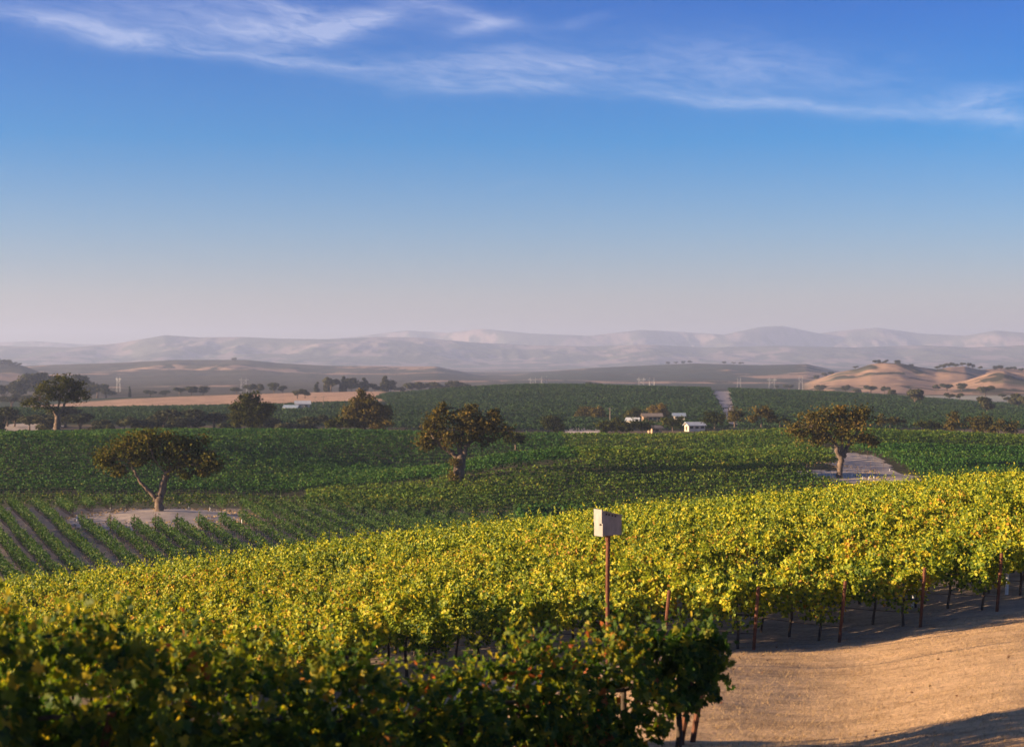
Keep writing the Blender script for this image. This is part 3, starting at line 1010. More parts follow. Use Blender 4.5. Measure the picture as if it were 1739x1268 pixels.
RLAB = 'green trellised vine row running down towards the gold field in the shaded hollow'
rows = []
x_far = np.arange(-92, 4, 2.8)
for i, xf in enumerate(x_far):
    s0 = np.array([xf, 199.0 + 0.8 * math.sin(i)])
    segs, cur = [], []
    m_ = 0.29 + max(-30 - xf, -25) * 0.0032
    RDk = np.array([m_, -1.0]) / math.hypot(m_, 1)
    for t in np.arange(0, 92, 1.25):
        p = s0 + RDk * t
        px = CXP + FPX * p[0] / p[1]
        okk = -120 < px < 905 and p[1] > 112 and not in_knoll(*p)
        if okk:
            cur.append(p)
        elif cur:
            if len(cur) > 3:
                segs.append(cur)
            cur = []
    if len(cur) > 3:
        segs.append(cur)
    for sg in segs:
        rows.append(sg)
for sg in rows:
    mb, tb = MB(), MB()
    o0 = np.array([sg[0][0], sg[0][1], gz(*sg[0])])
    for p in sg:
        z = gz(*p)
        canopy(mb, 84, 1.4, .50, 1.50, .38, .18, FOLD, .36, .24, origin=(p[0] - o0[0], p[1] - o0[1], z - o0[2]), ax=(RD[0], RD[1], 0), shoots=1)
        tt = np.linspace(0, 1, 3)
        tb.tube(np.stack([p[0] - o0[0] + .05 * tt, p[1] - o0[1] + 0 * tt, z - o0[2] - .1 + 1.0 * tt], -1), .04 + 0 * tt, 5)
    e = sg[-1] if sg[0][1] > 190 else sg[0]
    root = empty('vine_row', o0, label=RLAB, cat='vine row', group='vine rows of the striped hollow')
    if sg[0][1] < 190:
        root['label'] = 'green vine row that starts at the near rim of the bare knoll'
    elif sg[-1][1] > 190:
        root['label'] = 'short green vine row that ends behind the bare knoll'
    obj('foliage', mb.mesh('row_foliage', M['vine_green']), root)
    obj('trunks', tb.mesh('row_trunks', M['vine_wood']), root, kind='stuff')
    for q in (0, -1):
        p = sg[q] - RD * (0.8 if q == 0 else -0.8)
        if q == 0 and 165 < p[1] < 197:
            obj('vine_post', post_me[0], None, (p[0], p[1], gz(*p)), label='dark slim row-end post at the near rim of the bare knoll', cat='post', group='row-end posts at the bare knoll')
for q, (yy, lab) in enumerate(((201.5, 'green vine row running across the view right behind the bare knoll'), (204.2, 'second green vine row running across behind the bare knoll'))):
    mb = MB()
    for x in np.arange(-76, 6, 1.2):
        y = yy + 0.06 * (x + 40) * 0.3 + .4 * math.sin(x * .08)
        canopy(mb, 60, 1.4, .35, 1.8, .5, .24, FOLD, .58, .22, origin=(x, y, gz(x, y)), ax=(1, 0, 0), shoots=1)
    obj('vine_row', mb.mesh('vine_row', M['vine_green']), label=lab, cat='vine row', group='vine rows behind the bare knoll')
th = np.linspace(0, 2 * math.pi, 40)[:-1]
drape('bare_knoll', [(-39.8 + 9.9 * math.cos(a), 184 + 13.8 * math.sin(a)) for a in th], M['dirt'], 0.04)
for px, d, s, lab in ((187, 195, .8, 'white grow tube at the back rim of the bare knoll'), (130, 178, 1.0, 'white grow tube between two vine rows left of the bare knoll'),
                      (67, 196, .8, 'white grow tube in the top left of the striped rows'), (410, 178, .9, 'white grow tube at the right rim of the bare knoll'),
                      (356, 196, .6, 'small white grow tube at the back right rim of the knoll'), (534, 152, .9, 'white grow tube low between rows right of the knoll'),
                      (320, 197, .5, 'tiny white grow tube at the knoll rim right of the oak trunk')):
    x, y, z = place(px, d)
    grow_tube(x, y, lab, 'white grow tubes round the bare knoll', s)


def tufts(cx, cy, rx, ry, n, seed):
    a = rng.uniform(0, 2 * math.pi, n)
    q = np.sqrt(rng.uniform(.25, 1.15, n))
    x, y = cx + rx * q * np.cos(a), cy + ry * q * np.sin(a)
    k = fbm(x / 1.5, y / 1.5, seed, 3) > .52
    x, y = x[k], y[k]
    mb = MB()
    m = len(x)
    scatter(mb, FOLD, np.column_stack([x, y, ground(x, y) + .07]), rng.normal(size=(m, 3)) + np.array([0, -.6, .5]), rng.uniform(.12, .34, m), rng.random(m))
    return mb


obj('dry_grass', tufts(-39.8, 184, 10.2, 14.2, 2600, 61).mesh('dry_grass', M['straw']), kind='stuff', label='dry tufts on the bare knoll', cat='grass')
obj('dry_grass', tufts(47, 247, 9, 26, 2600, 67).mesh('dry_grass', M['straw']), kind='stuff', label='dry tufts beside the dirt track', cat='grass')


# ------------------------------------------------------------------ vineyards on the slopes behind
def in_poly(poly, x, y):
    ins = np.zeros(x.shape, bool)
    n = len(poly)
    for a in range(n):
        x0, y0 = poly[a]
        x1, y1 = poly[(a + 1) % n]
        ins ^= ((y0 > y) != (y1 > y)) & (x < (x1 - x0) * (y - y0) / (y1 - y0 + 1e-12) + x0)
    return ins


TRACK = poly_px([(1368, 764), (1392, 758), (1425, 766), (1470, 775), (1500, 785), (1540, 812), (1536, 830), (1500, 838), (1440, 826), (1395, 814), (1356, 804), (1400, 798), (1424, 792), (1410, 778)], 150)
LPATCH = poly_px([(-60, 728), (20, 722), (60, 716), (100, 715), (108, 727), (60, 735), (0, 740), (-60, 742)], 240)
drape('dirt_track', TRACK, M['dirt'], 0.05)
drape('bare_patch', LPATCH, M['dirt'], 0.06)
LINE = [at(px, py, 180)[:2] for px, py in ((480, 850), (560, 842), (650, 836), (780, 822), (900, 804), (985, 793))]
LX, LY = [p[0] for p in LINE], [p[1] for p in LINE]
print('line', LINE, 'track', TRACK[:3])


def field(name, region, dirv, spacing, step, per, size, mat, h=(.55, 1.8), hw=.6, tone=(.5, .2), bounds=(-190, 190, 205, 345), label=None):
    dv = np.array(dirv, float)
    dv /= np.linalg.norm(dv)
    nv = np.array([-dv[1], dv[0]])
    x0, x1, y0, y1 = bounds
    c = np.array([(x0 + x1) / 2, (y0 + y1) / 2])
    Rr = math.hypot(x1 - x0, y1 - y0) / 2
    s = np.arange(-Rr, Rr, spacing)
    t = np.arange(-Rr, Rr, step)
    S, T = np.meshgrid(s, t, indexing='ij')
    S = S + 0.25 * np.sin(T * .02) * spacing
    P = c + T[..., None] * dv + S[..., None] * nv
    P = P.reshape(-1, 2)
    P = P[(P[:, 0] > x0) & (P[:, 0] < x1) & (P[:, 1] > y0) & (P[:, 1] < y1)]
    px = CXP + FPX * P[:, 0] / P[:, 1]
    P = P[(px > -170) & (px < 1910)]
    px = CXP + FPX * P[:, 0] / P[:, 1]
    P = P[region(P[:, 0], P[:, 1], px)]
    P = np.repeat(P, per, axis=0)
    n = len(P)
    P = P + dv * ((rng.random(n) - .5) * step)[:, None] + nv * (rng.normal(0, hw * .5, n))[:, None]
    lump = fbm(P[:, 0] / 1.7, P[:, 1] / 1.7, 23, 2) - .5
    z = ground(P[:, 0], P[:, 1]) + h[0] + (h[1] - h[0]) * rng.beta(2.0, 1.1, n) + lump * .5
    pos = np.column_stack([P, z])
    nr = rng.normal(size=(n, 3)) * .8 + np.array([0, -.1, .55])
    mb = MB()
    scatter(mb, CLUMP, pos, nr, size * (.6 + .8 * rng.random(n)), np.clip(rng.normal(tone[0], tone[1], n) + .5 * lump + .5 * (fbm(P[:, 0] / 14, P[:, 1] / 14, 29, 3) - .5), 0, 1))
    print(name, n)
    return obj(name, mb.mesh(name, M[mat]), kind='stuff', label=label, cat='vineyard')


def notrack(x, y):
    r = ~in_poly(TRACK, x, y)
    for k in (3, 6, 9, 12):
        r &= ~in_poly(TRACK, x, y + k) & ~in_poly(LPATCH, x, y + k)
    return r & ~in_poly(LPATCH, x, y)


field('vineyard', lambda x, y, px: (px < 985) & (y > np.interp(x, LX, LY, right=400) + 1.5) & (y > 222) & (y < 347) & notrack(x, y),
      (1, .10), 2.5, .5, 18, .225, 'vine_dark', label='dark green vine slope behind the lone oak')
field('vineyard', lambda x, y, px: (px > 520) & (px < 1445) & (y < np.interp(x, LX, LY, left=0, right=400) - 2.2) & (y > 206) & (y < 346) & notrack(x, y),
      (1, .35), 2.5, .5, 18, .225, 'vine_olive', bounds=(-60, 90, 205, 346), label='olive green vine swell in the middle')
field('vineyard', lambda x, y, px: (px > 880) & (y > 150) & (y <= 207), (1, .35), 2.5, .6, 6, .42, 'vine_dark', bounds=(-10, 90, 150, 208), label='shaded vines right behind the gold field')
field('vineyard', lambda x, y, px: (px > 1425) & (y > 207) & (y < 293) & notrack(x, y), (1, -.2), 2.5, .5, 18, .225, 'vine_dark', bounds=(30, 130, 205, 295), label='dark green vines right of the dirt track')
field('vineyard', lambda x, y, px: (px > 1445) & (y > 297) & (y < 347) & notrack(x, y), (1, .05), 2.5, .5, 18, .225, 'vine_olive', bounds=(40, 150, 295, 348), label='olive vines below the right-hand bushes')

far_green = lambda x, y, px: (px > 648 + 14 * np.sin(y * .02)) & (y > 470) & (y < 905) & (np.abs(y - 560) > 5) & (np.abs(y - 505) > 4) & ~((px > np.interp(y, [520, 850], [1236, 1206])) & (px < np.interp(y, [520, 850], [1254, 1238])))
field('vineyard', far_green, (1, .6), 3.2, 1.0, 7, .5, 'vine_far', (.3, 1.7), .9, (.45, .13), (-70, 310, 470, 905), 'hazy green vine hill across the valley')
field('vineyard', lambda x, y, px: (px < 640) & (y > 490) & (y < np.interp(px, [60, 620], [680, 755])), (1, .2), 3.2, 1.0, 6, .5, 'vine_far', (.3, 1.7), .9, (.5, .15), (-230, -20, 490, 860), 'green vine flat below the pale field')
a0, a1, a2, a3 = place(1212, 852), place(1240, 852), place(1262, 520), place(1238, 520)
drape('dirt_lane', [a0[:2], a1[:2], a2[:2], a3[:2]], M['dirt_warm'], .25, 1.2)


# ------------------------------------------------------------------ trees
def nearest_on(limb_pts, c):
    d = np.linalg.norm(limb_pts - c, axis=1) + np.where(limb_pts[:, 2] > c[2], 1.5, 0)
    return limb_pts[int(np.argmin(d))]


def oak(name, label, px, by, d, blobs, limbs, mat='oak', dens=1.0, leaf=.30, group=None, depth=.85, tone=.5, cl=1.0, cat='tree'):
    """a tree from its outline: crown blobs (px, py, rx, ry[, dz]) and limb lines [(px, py, dz, r_px)...], at the tree's own scale"""
    x, y, z = place(px, d)
    s = d / FPX
    by = HORY - z / d * FPX          # where its foot really stands in the view
    root = empty(name, (x, y, z - .05), label=label, cat=cat, group=group)
    tb, wb, cb = MB(), MB(), MB()
    allp = []
    for ln in limbs:
        q = np.array([((a - px) * s, c * s, (by - b) * s) for a, b, c, r in ln])
        r = np.array([max(p[3] * s, .03) for p in ln])
        t0 = np.linspace(0, 1, len(q))
        t1 = np.linspace(0, 1, max(6, len(q) * 4))
        q2 = np.stack([np.interp(t1, t0, q[:, k]) for k in range(3)], -1)
        for k in range(3):
            q2[:, k] = np.convolve(np.pad(q2[:, k], 1, mode='edge'), [.25, .5, .25], 'valid')
        q2[1:-1] += rng.normal(0, .06, (len(t1) - 2, 3)) * min(1.0, s * 12)
        r2 = np.interp(t1, t0, r)
        tb.tube(q2, r2, 9, 0, .5, .3)
        allp.append(q2)
    allp = np.concatenate(allp)
    for b in blobs:
        bx, bz = (b[0] - px) * s, (by - b[1]) * s
        rx, rz = b[2] * s, b[3] * s
        dz = (b[4] * s if len(b) > 4 else 0)
        ry = min(rx, rz * 1.6) * depth
        nc = max(6, int(rx * rz * ry ** .5 * 3.0 * cl))
        v = rng.normal(size=(nc, 3))
        v /= np.linalg.norm(v, axis=1)[:, None]
        rad = rng.random(nc) ** .38
        C = v * rad[:, None] * np.array([rx, ry, rz]) * .92 + np.array([bx, dz, bz])
        for c in C:
            n = int(rng.uniform(40, 90) * dens)
            sp = rng.uniform(.35, .75) * min(1.0, .35 * (rx + rz) * .5 + .35)
            pos = c + rng.normal(size=(n, 3)) * np.array([sp, sp, sp * .62])
            nr = rng.normal(size=(n, 3)) + np.array([0, 0, .35]) + 0.5 * (pos - np.array([bx, dz, bz])) / max(rx, .5)
            tn = np.clip(rng.normal(tone, .16, n) + rng.normal(0, .10), 0, 1)
            scatter(cb, CLUMP, pos, nr, leaf * .78 * (.55 + .8 * rng.random(n)), tn, 0, .2)
            if rng.random() < .7:
                a = nearest_on(allp, c)
                t = np.linspace(0, 1, 5)[:, None]
                mid_ = a + (c - a) * t + np.array([0, 0, 1]) * np.sin(t * math.pi) * .12 * np.linalg.norm(c - a) + rng.normal(0, .05, (5, 3))
                L = np.linalg.norm(c - a)
                wb.tube(mid_, np.linspace(.02 + .012 * L, .015, 5), 5)
    obj('trunk', tb.mesh('trunk', M['bark'], True), root)
    if wb.n and cat == 'tree':
        obj('branches', wb.mesh('branches', M['bark'], True), root)
    obj('crown', cb.mesh('crown', M[mat]), root)
    return root


oak('oak_tree', 'umbrella-shaped oak on the bare knoll among the striped vine rows', 270, 873, 187.0,
    [(205, 768, 50, 26), (176, 785, 20, 16), (195, 797, 14, 10), (240, 748, 40, 20), (285, 750, 52, 22), (325, 765, 42, 26), (355, 787, 28, 16), (300, 780, 40, 16, 8), (250, 776, 30, 18, -8), (315, 806, 5, 8), (342, 800, 18, 9)],
    [[(270, 876, 0, 9.5), (270, 860, 0, 7.5), (271, 842, 0, 7)], [(267, 850, 0, 5), (262, 842, -2, 3.6), (250, 828, -5, 2.8), (240, 818, -6, 2.6), (233, 806, -7, 2.4), (227, 792, -8, 1.8), (218, 776, -8, 1.2)],
     [(271, 846, 0, 6.5), (274, 828, 2, 5.0), (279, 808, 3, 4.4), (287, 798, 4, 4.0), (300, 786, 6, 3.0), (318, 772, 9, 2.0)], [(274, 844, 0, 4.5), (279, 822, 5, 3.2), (285, 800, 8, 2.8), (286, 782, 9, 2.2), (276, 762, 9, 1.4)],
     [(287, 797, 4, 2.4), (312, 790, -6, 1.8), (340, 786, -9, 1.2)], [(284, 805, 4, 1.8), (272, 792, -4, 1.2), (262, 776, -8, .9)]], 'oak', 1.1, .31, 'oaks standing among the vines', tone=.52, cl=.85)
oak('oak_tree', 'broad oak with a thick ivy-clad trunk in the middle of the vineyard', 779, 821, 233.0,
    [(725, 736, 24, 26), (722, 755, 14, 16), (745, 716, 28, 22), (790, 704, 38, 18), (790, 730, 48, 22), (832, 714, 26, 22), (848, 734, 26, 16), (762, 742, 30, 18, -6), (815, 745, 26, 13, 5), (748, 695, 12, 10), (840, 698, 14, 10)],
    [[(779, 824, 0, 11), (779, 805, 0, 9.5), (781, 785, 0, 9), (783, 770, 0, 8)], [(778, 778, 0, 5), (766, 766, -4, 3.8), (752, 760, -7, 3.2), (742, 748, -9, 2.4), (732, 736, -10, 1.6)],
     [(782, 775, 0, 6), (780, 755, 2, 4.2), (784, 735, 4, 3.0), (790, 715, 5, 1.6), (792, 686, 5, .8)], [(787, 774, 0, 5), (793, 756, -3, 3.6), (803, 746, -5, 3), (822, 732, -7, 2), (840, 716, -8, 1.2)]],
    'oak_red', .95, .32, 'oaks standing among the vines', tone=.50, cl=.85)
r_ = oak('ivy', 'shaggy brown ivy clump climbing the left side of the ivy-clad oak trunk', 772, 821, 232.2,
         [(771, 800, 8, 22), (770, 780, 8, 12), (772, 812, 9, 9)], [[(772, 822, 1, 2), (772, 790, 1, 1.5)]], 'oak_red', .7, .22, None, cat='ivy')
oak('oak_tree', 'reddish-brown oak standing in the bare dirt beside the track on the right', 1428, 812, 241.0,
    [(1352, 725, 20, 16), (1388, 714, 32, 20), (1432, 706, 46, 17), (1464, 705, 24, 18), (1400, 733, 46, 17), (1448, 734, 38, 20), (1476, 748, 14, 10), (1425, 694, 9, 7), (1398, 750, 28, 10, -5), (1360, 738, 16, 10)],
    [[(1426, 815, 0, 7), (1426, 798, 0, 4.6), (1428, 785, 0, 5), (1430, 774, 0, 5)], [(1428, 778, 0, 4), (1421, 764, -3, 4), (1419, 752, -4, 3), (1404, 736, -8, 2), (1380, 722, -10, 1.2)],
     [(1431, 778, 0, 5), (1438, 764, 3, 3.8), (1443, 750, 4, 3), (1458, 732, 6, 2), (1468, 714, 7, 1.2)], [(1430, 776, 0, 3), (1431, 755, 2, 2.6), (1430, 730, 3, 1.6), (1426, 700, 4, .9)]],
    'oak_red', .9, .32, 'oaks standing among the vines', tone=.56, cl=.8)
oak('oak_tree', 'dark airy oak at the left on the bare patch beyond the vines', 97, 728, 343.0,
    [(100, 654, 34, 15), (126, 660, 26, 18), (80, 666, 26, 15), (60, 682, 20, 11), (46, 685, 9, 5), (132, 676, 20, 12), (86, 690, 14, 9), (112, 678, 20, 10), (110, 642, 18, 7)],
    [[(97, 731, 0, 6), (97, 715, 0, 4.6), (98, 704, 0, 4.2)], [(97, 708, 0, 3), (92, 697, -3, 2.4), (84, 686, -5, 1.8), (68, 678, -6, 1.1)], [(98, 706, 0, 3), (104, 695, 2, 2.4), (110, 684, 3, 1.9), (124, 668, 5, 1.2)], [(98, 702, 0, 2), (100, 680, 2, 1.6), (102, 656, 3, .9)]],
    'oak', .8, .36, 'oaks standing among the vines', tone=.30, cl=.7)
MIDT = 'trees along the valley behind the vine crest'
trk = lambda px, by, h, r=2.0: [[(px, by + 4, 0, r), (px, by - h * .5, 0, r * .7), (px + 2, by - h * .8, 0, r * .3)]]
oak('oak_tree', 'round dark oak just behind the vine crest, left of the white sheds', 425, 730, 380.0,
    [(425, 682, 28, 12), (408, 700, 20, 18), (440, 698, 24, 20), (456, 690, 11, 8), (425, 712, 30, 12), (428, 672, 14, 6), (400, 716, 10, 8)], trk(425, 730, 50), 'oak', .8, .42, MIDT, tone=.36)
oak('oak_tree', 'tall ragged brown oak clump behind the vine crest, right of the white sheds', 620, 732, 375.0,
    [(620, 682, 26, 14), (600, 700, 22, 16), (640, 702, 26, 18), (656, 692, 13, 7), (618, 716, 36, 14), (613, 668, 6, 8), (590, 712, 14, 10), (626, 692, 22, 16, -6)], trk(620, 732, 56), 'oak_red', .8, .42, MIDT, tone=.40)
oak('bush', 'low dark bush at the left foot of the tall ragged brown oak clump', 570, 730, 372.0, [(572, 716, 15, 9), (588, 720, 12, 8), (558, 718, 7, 6)], trk(572, 730, 14, 1), 'oak', .7, .40, MIDT, tone=.3, cat='bush')
oak('bush', 'russet bush at the right foot of the tall ragged brown oak clump', 653, 731, 372.0, [(655, 721, 16, 8), (640, 723, 10, 7)], trk(655, 731, 14, 1), 'oak_red', .7, .40, MIDT, tone=.5, cat='bush')
oak('oak_tree', 'small dark oak peeping out behind the right side of the ivy-clad oak', 876, 760, 300.0, [(872, 740, 14, 9), (886, 745, 10, 7), (862, 744, 10, 8)], trk(876, 760, 20, 1.6), 'oak', .8, .36, MIDT, tone=.25)
oak('oak_tree', 'round greyish tree left of the bare dirt plot in the valley', 942, 742, 430.0, [(930, 720, 11, 14), (948, 722, 13, 14), (940, 712, 10, 7)], trk(942, 742, 30, 1.6), 'oak', .8, .45, MIDT, tone=.28)
oak('oak_tree', 'brown tall-stemmed tree behind the bare dirt plot', 993, 724, 560.0, [(988, 698, 11, 9), (1000, 697, 12, 9), (982, 706, 6, 6)], trk(990, 724, 22, 1.2), 'oak_red', .8, .5, MIDT, tone=.35)
oak('oak_tree', 'brown tree behind the dirt plot, right of the tall-stemmed one', 1018, 724, 552.0, [(1016, 700, 12, 10), (1026, 708, 8, 7), (1012, 710, 9, 8)], trk(1018, 724, 22, 1.2), 'oak_red', .8, .5, MIDT, tone=.30)
oak('oak_tree', 'dark round tree left of the tan building in the valley', 1079, 718, 540.0, [(1072, 704, 12, 8), (1088, 704, 11, 8), (1080, 699, 10, 6)], trk(1079, 718, 18, 1.2), 'oak', .8, .5, MIDT, tone=.25)
oak('oak_tree', 'sunlit orange-green tree above the tan building', 1120, 722, 545.0, [(1112, 697, 11, 11), (1124, 695, 12, 11), (1118, 706, 16, 9), (1130, 704, 8, 8)], trk(1120, 722, 30, 1.4), 'oak_red', .8, .5, MIDT, tone=.75)
oak('bush', 'broad dark thicket below the poles, right of the dirt plot', 1045, 738, 420.0, [(1028, 722, 14, 9), (1046, 720, 16, 10), (1062, 724, 14, 9), (1024, 732, 8, 6)], trk(1045, 738, 14, 1), 'oak', .8, .42, MIDT, tone=.22, cat='bush')
oak('bush', 'broad dark thicket just left of the tan building', 1090, 732, 425.0, [(1082, 720, 14, 9), (1096, 722, 12, 9), (1072, 726, 10, 7)], trk(1090, 732, 14, 1), 'oak', .8, .42, MIDT, tone=.25, cat='bush')
oak('bush', 'rounded dark bush between the tan building and the white house', 1142, 730, 430.0, [(1134, 718, 12, 9), (1150, 717, 13, 9)], trk(1142, 730, 12, 1), 'oak', .8, .42, MIDT, tone=.28, cat='bush')
oak('bush', 'dark spreading bush right of the white house', 1214, 724, 435.0, [(1206, 706, 15, 8), (1222, 710, 14, 9), (1200, 712, 9, 6)], trk(1214, 724, 14, 1), 'oak', .8, .42, MIDT, tone=.22, cat='bush')
oak('oak_tree', 'brown tree at the lower end of the pale lane', 1248, 722, 440.0, [(1246, 698, 11, 10), (1256, 706, 12, 10), (1242, 710, 10, 9)], trk(1248, 722, 26, 1.3), 'oak_red', .8, .42, MIDT, tone=.35)
oak('oak_tree', 'russet tree on the vine crest left of the dirt-track oak', 1293, 722, 400.0, [(1286, 702, 12, 10), (1302, 700, 12, 10), (1278, 710, 9, 7), (1312, 708, 8, 7)], trk(1293, 722, 22, 1.3), 'oak_red', .8, .42, MIDT, tone=.50)
oak('bush', 'low dark bush between the russet tree and the dirt-track oak', 1324, 722, 400.0, [(1322, 712, 12, 6), (1336, 714, 9, 5)], trk(1324, 722, 8, .8), 'oak', .8, .40, MIDT, tone=.3, cat='bush')
oak('bush', 'low brown scrub just right of the dirt-track oak crown', 1512, 722, 415.0, [(1508, 713, 13, 7), (1528, 715, 12, 6), (1495, 712, 9, 8)], trk(1512, 722, 8, .8), 'oak_red', .8, .42, MIDT, tone=.35, cat='bush')
oak('bush', 'low grey scrub left of the pointed russet tree', 1566, 728, 410.0, [(1558, 718, 12, 7), (1576, 720, 12, 6), (1590, 722, 8, 5)], trk(1566, 728, 8, .8), 'oak', .8, .42, MIDT, tone=.3, cat='bush')
oak('oak_tree', 'pointed russet tree at the far edge of the right-hand vines', 1620, 735, 405.0, [(1620, 704, 10, 10), (1622, 718, 13, 11), (1612, 724, 11, 8)], trk(1620, 735, 30, 1.3), 'oak_red', .8, .40, MIDT, tone=.55)
oak('bush', 'broad brown and dark bush right of the pointed russet tree', 1668, 736, 404.0, [(1652, 714, 12, 8), (1672, 714, 15, 10), (1664, 724, 16, 9)], trk(1668, 736, 14, 1), 'oak_red', .8, .40, MIDT, tone=.38, cat='bush')
oak('bush', 'rightmost large bush at the far edge of the right-hand vines', 1706, 742, 402.0, [(1698, 722, 14, 11), (1716, 724, 12, 12), (1690, 730, 10, 8)], trk(1706, 742, 14, 1), 'oak_red', .8, .40, MIDT, tone=.40, cat='bush')

# smaller trees further off: a few shapes, copied
SHAPES = []
for k in range(7):
    cb, tb = MB(), MB()
    nb = int(rng.integers(4, 8))
    for b in range(nb):
        c = np.array([rng.uniform(-.28, .28), rng.uniform(-.25, .25), rng.uniform(.42, .82)])
        if k in (5, 6):
            c = np.array([rng.uniform(-.06, .06), rng.uniform(-.06, .06), .2 + .72 * b / nb])
        rr = np.array([.24, .24, .17]) * rng.uniform(.8, 1.2)
        if k in (5, 6):
            rr = np.array([.20, .20, .14]) * (1.25 - b / nb)
        n = 210
        v = rng.normal(size=(n, 3))
        v /= np.linalg.norm(v, axis=1)[:, None]
        pos = c + v * (rng.random(n) ** .45)[:, None] * rr
        pos[:, 2] = np.maximum(pos[:, 2], .08)
        scatter(cb, CLUMP, pos, rng.normal(size=(n, 3)) + v, .075 * (.6 + .8 * rng.random(n)), np.clip(rng.normal(.5, .2, n) + rng.normal(0, .1), 0, 1), 0, .2)
    tb.tube([(0, 0, -.05), (.01, 0, .25), (.0, .01, .55)], [.045, .03, .018], 6, 0, .5, .2)
    tb.tube([(.01, 0, .22), (.12, .03, .45), (.2, .05, .6)], [.02, .015, .008], 5)
    tb.tube([(.0, 0, .25), (-.12, -.03, .42), (-.2, .05, .62)], [.02, .015, .008], 5)
    SHAPES.append((cb.mesh('far_crown', M['far_leaf']), tb.mesh('far_trunk', M['bark'], True)))


def far_tree(px, d, hpx, label, group, k=None, wide=1.0, name='tree', yb=None, dm=600):
    k = int(rng.integers(5)) if k is None else k
    if yb is not None:
        x, y, z = at(px, yb, dm)
        d = y
    else:
        x, y, z = place(px, d)
    h = hpx / ppm(d)
    root = empty(name, (x, y, z - .02 * h), rng.uniform(0, 6.28), label=label, cat='tree' if name != 'bush' else 'bush', group=group)
    root.scale = (h * wide, h * wide, h)
    obj('trunk', SHAPES[k][1], root)
    obj('crown', SHAPES[k][0], root)
    return root


for px, d, h, k, w in ((505, 930, 17, 0, 1.5), (518, 930, 18, 1, 1.3), (538, 1120, 24, 5, .9), (555, 1125, 34, 5, .8), (562, 1120, 30, 0, 1.2), (583, 1125, 33, 6, .9), (597, 1125, 26, 2, 1.1),
                       (620, 1130, 32, 5, .9), (612, 1130, 22, 3, 1.2), (636, 1135, 18, 1, 1.6), (652, 1140, 34, 6, 1.0), (664, 1140, 22, 2, 1.2), (680, 1150, 14, 4, 1.6)):
    far_tree(px, d, h, 'dark tree of the uneven line above the pale field, left of the green hill', 'trees above the pale field', k, w)
for px, d, h, k, w in ((305, 1090, 17, 0, 1.5), (325, 1090, 18, 1, 1.6), (345, 1095, 16, 2, 1.4), (220, 1100, 24, 5, .5), (402, 1085, 14, 3, 1.8), (425, 1085, 20, 0, 1.3), (440, 1085, 22, 4, 1.3), (465, 1080, 19, 2, 1.3),
                       (480, 1085, 14, 1, 1.4), (180, 1100, 20, 1, 2.2), (150, 1100, 24, 2, 1.7), (255, 1105, 14, 3, 2.0), (280, 1105, 12, 1, 2.0)):
    far_tree(px, d, h, 'small dark tree at the top edge of the pale field on the left', 'trees at the top of the pale field', k, w)
for px, d, h, k, w in ((8, 1080, 34, 0, 1.3), (35, 1080, 38, 1, 1.3), (60, 1200, 44, 2, 1.3), (82, 1250, 46, 3, 1.2), (95, 1200, 40, 4, 1.3), (140, 1200, 44, 1, 1.2), (165, 1180, 30, 0, 1.6), (20, 900, 26, 3, 1.8), (50, 890, 22, 2, 1.9)):
    far_tree(px, d, h, 'dark tree of the woodland behind the airy oak on the left', 'woodland trees behind the airy oak', k, w)
for px in range(-8, 570, 18):
    far_tree(px + rng.uniform(-7, 7), rng.uniform(430, 475), rng.uniform(20, 38), 'dark grey-green scrub bush behind the crest of the green vine slope', 'scrub behind the vine crest', int(rng.integers(5)), rng.uniform(1.2, 1.9), 'bush')
for px, d, h, k, w, lab in ((6, 460, 44, 1, 1.0, 'dark tree at the left edge of the photograph below the woodland'),):
    far_tree(px, d, h, lab, None, k, w)
RG = 'scattered oaks before the golden hills'
for px, yb, h, k, w, lab in ((1340, 662, 11, 0, 1.8, None), (1318, 661, 8, 1, 1.5, None), (1393, 666, 13, 2, 1.9, None), (1436, 669, 18, 3, 1.1, None), (1455, 670, 11, 1, 1.9, None), (1479, 668, 16, 0, 1.5, None), (1502, 668, 16, 4, 1.3, None),
                            (1517, 674, 13, 2, 1.6, None), (1554, 688, 31, 1, 1.25, 'flat-topped oak with a clear stem standing in the green slope on the right'), (1591, 665, 14, 3, 1.2, None), (1608, 665, 16, 0, 1.5, None), (1633, 664, 14, 2, 1.5, 'round-headed little oak on the golden slope'),
                            (1673, 673, 21, 0, 1.5, 'large round dark oak above the pale strip on the right'), (1676, 704, 34, 1, 1.1, 'large grey oak growing on the green slope at the right'), (1702, 676, 10, 4, 2.0, None), (1612, 680, 15, 3, 1.5, None), (1630, 679, 13, 1, 1.4, None),
                            (1728, 694, 27, 2, 1.2, 'dark oak at the right edge on the pale strip'), (1744, 696, 30, 0, 1.2, None), (1712, 684, 12, 3, 1.5, None)):
    far_tree(px, None, h, lab or 'small dark oak scattered on the pale ground before the golden hills', RG, k, w, yb=yb)
HT = 'tiny trees along the tops of the golden hills'
for px, h in ((1386, 8), (1400, 9), (1412, 8), (1453, 7), (1488, 10), (1494, 9), (1504, 8), (1525, 9), (1548, 7), (1592, 8), (1602, 11), (1612, 12), (1622, 11), (1634, 9), (1645, 8), (1652, 7), (1664, 7), (1690, 8), (1700, 9), (1712, 8), (1722, 9), (1735, 8)):
    far_tree(px, 1890 + rng.uniform(-25, 25), h, 'tiny dark tree on the skyline of the golden hills', HT, None, 1.5)
for px, h in ((1135, 5), (1148, 5), (1160, 5), (1172, 6), (1230, 5), (1246, 5), (1258, 6)):
    far_tree(px, 3290, h, 'tiny dark tree on the crest of the dark middle hill', 'tiny trees on the dark middle hill', None, 1.8)
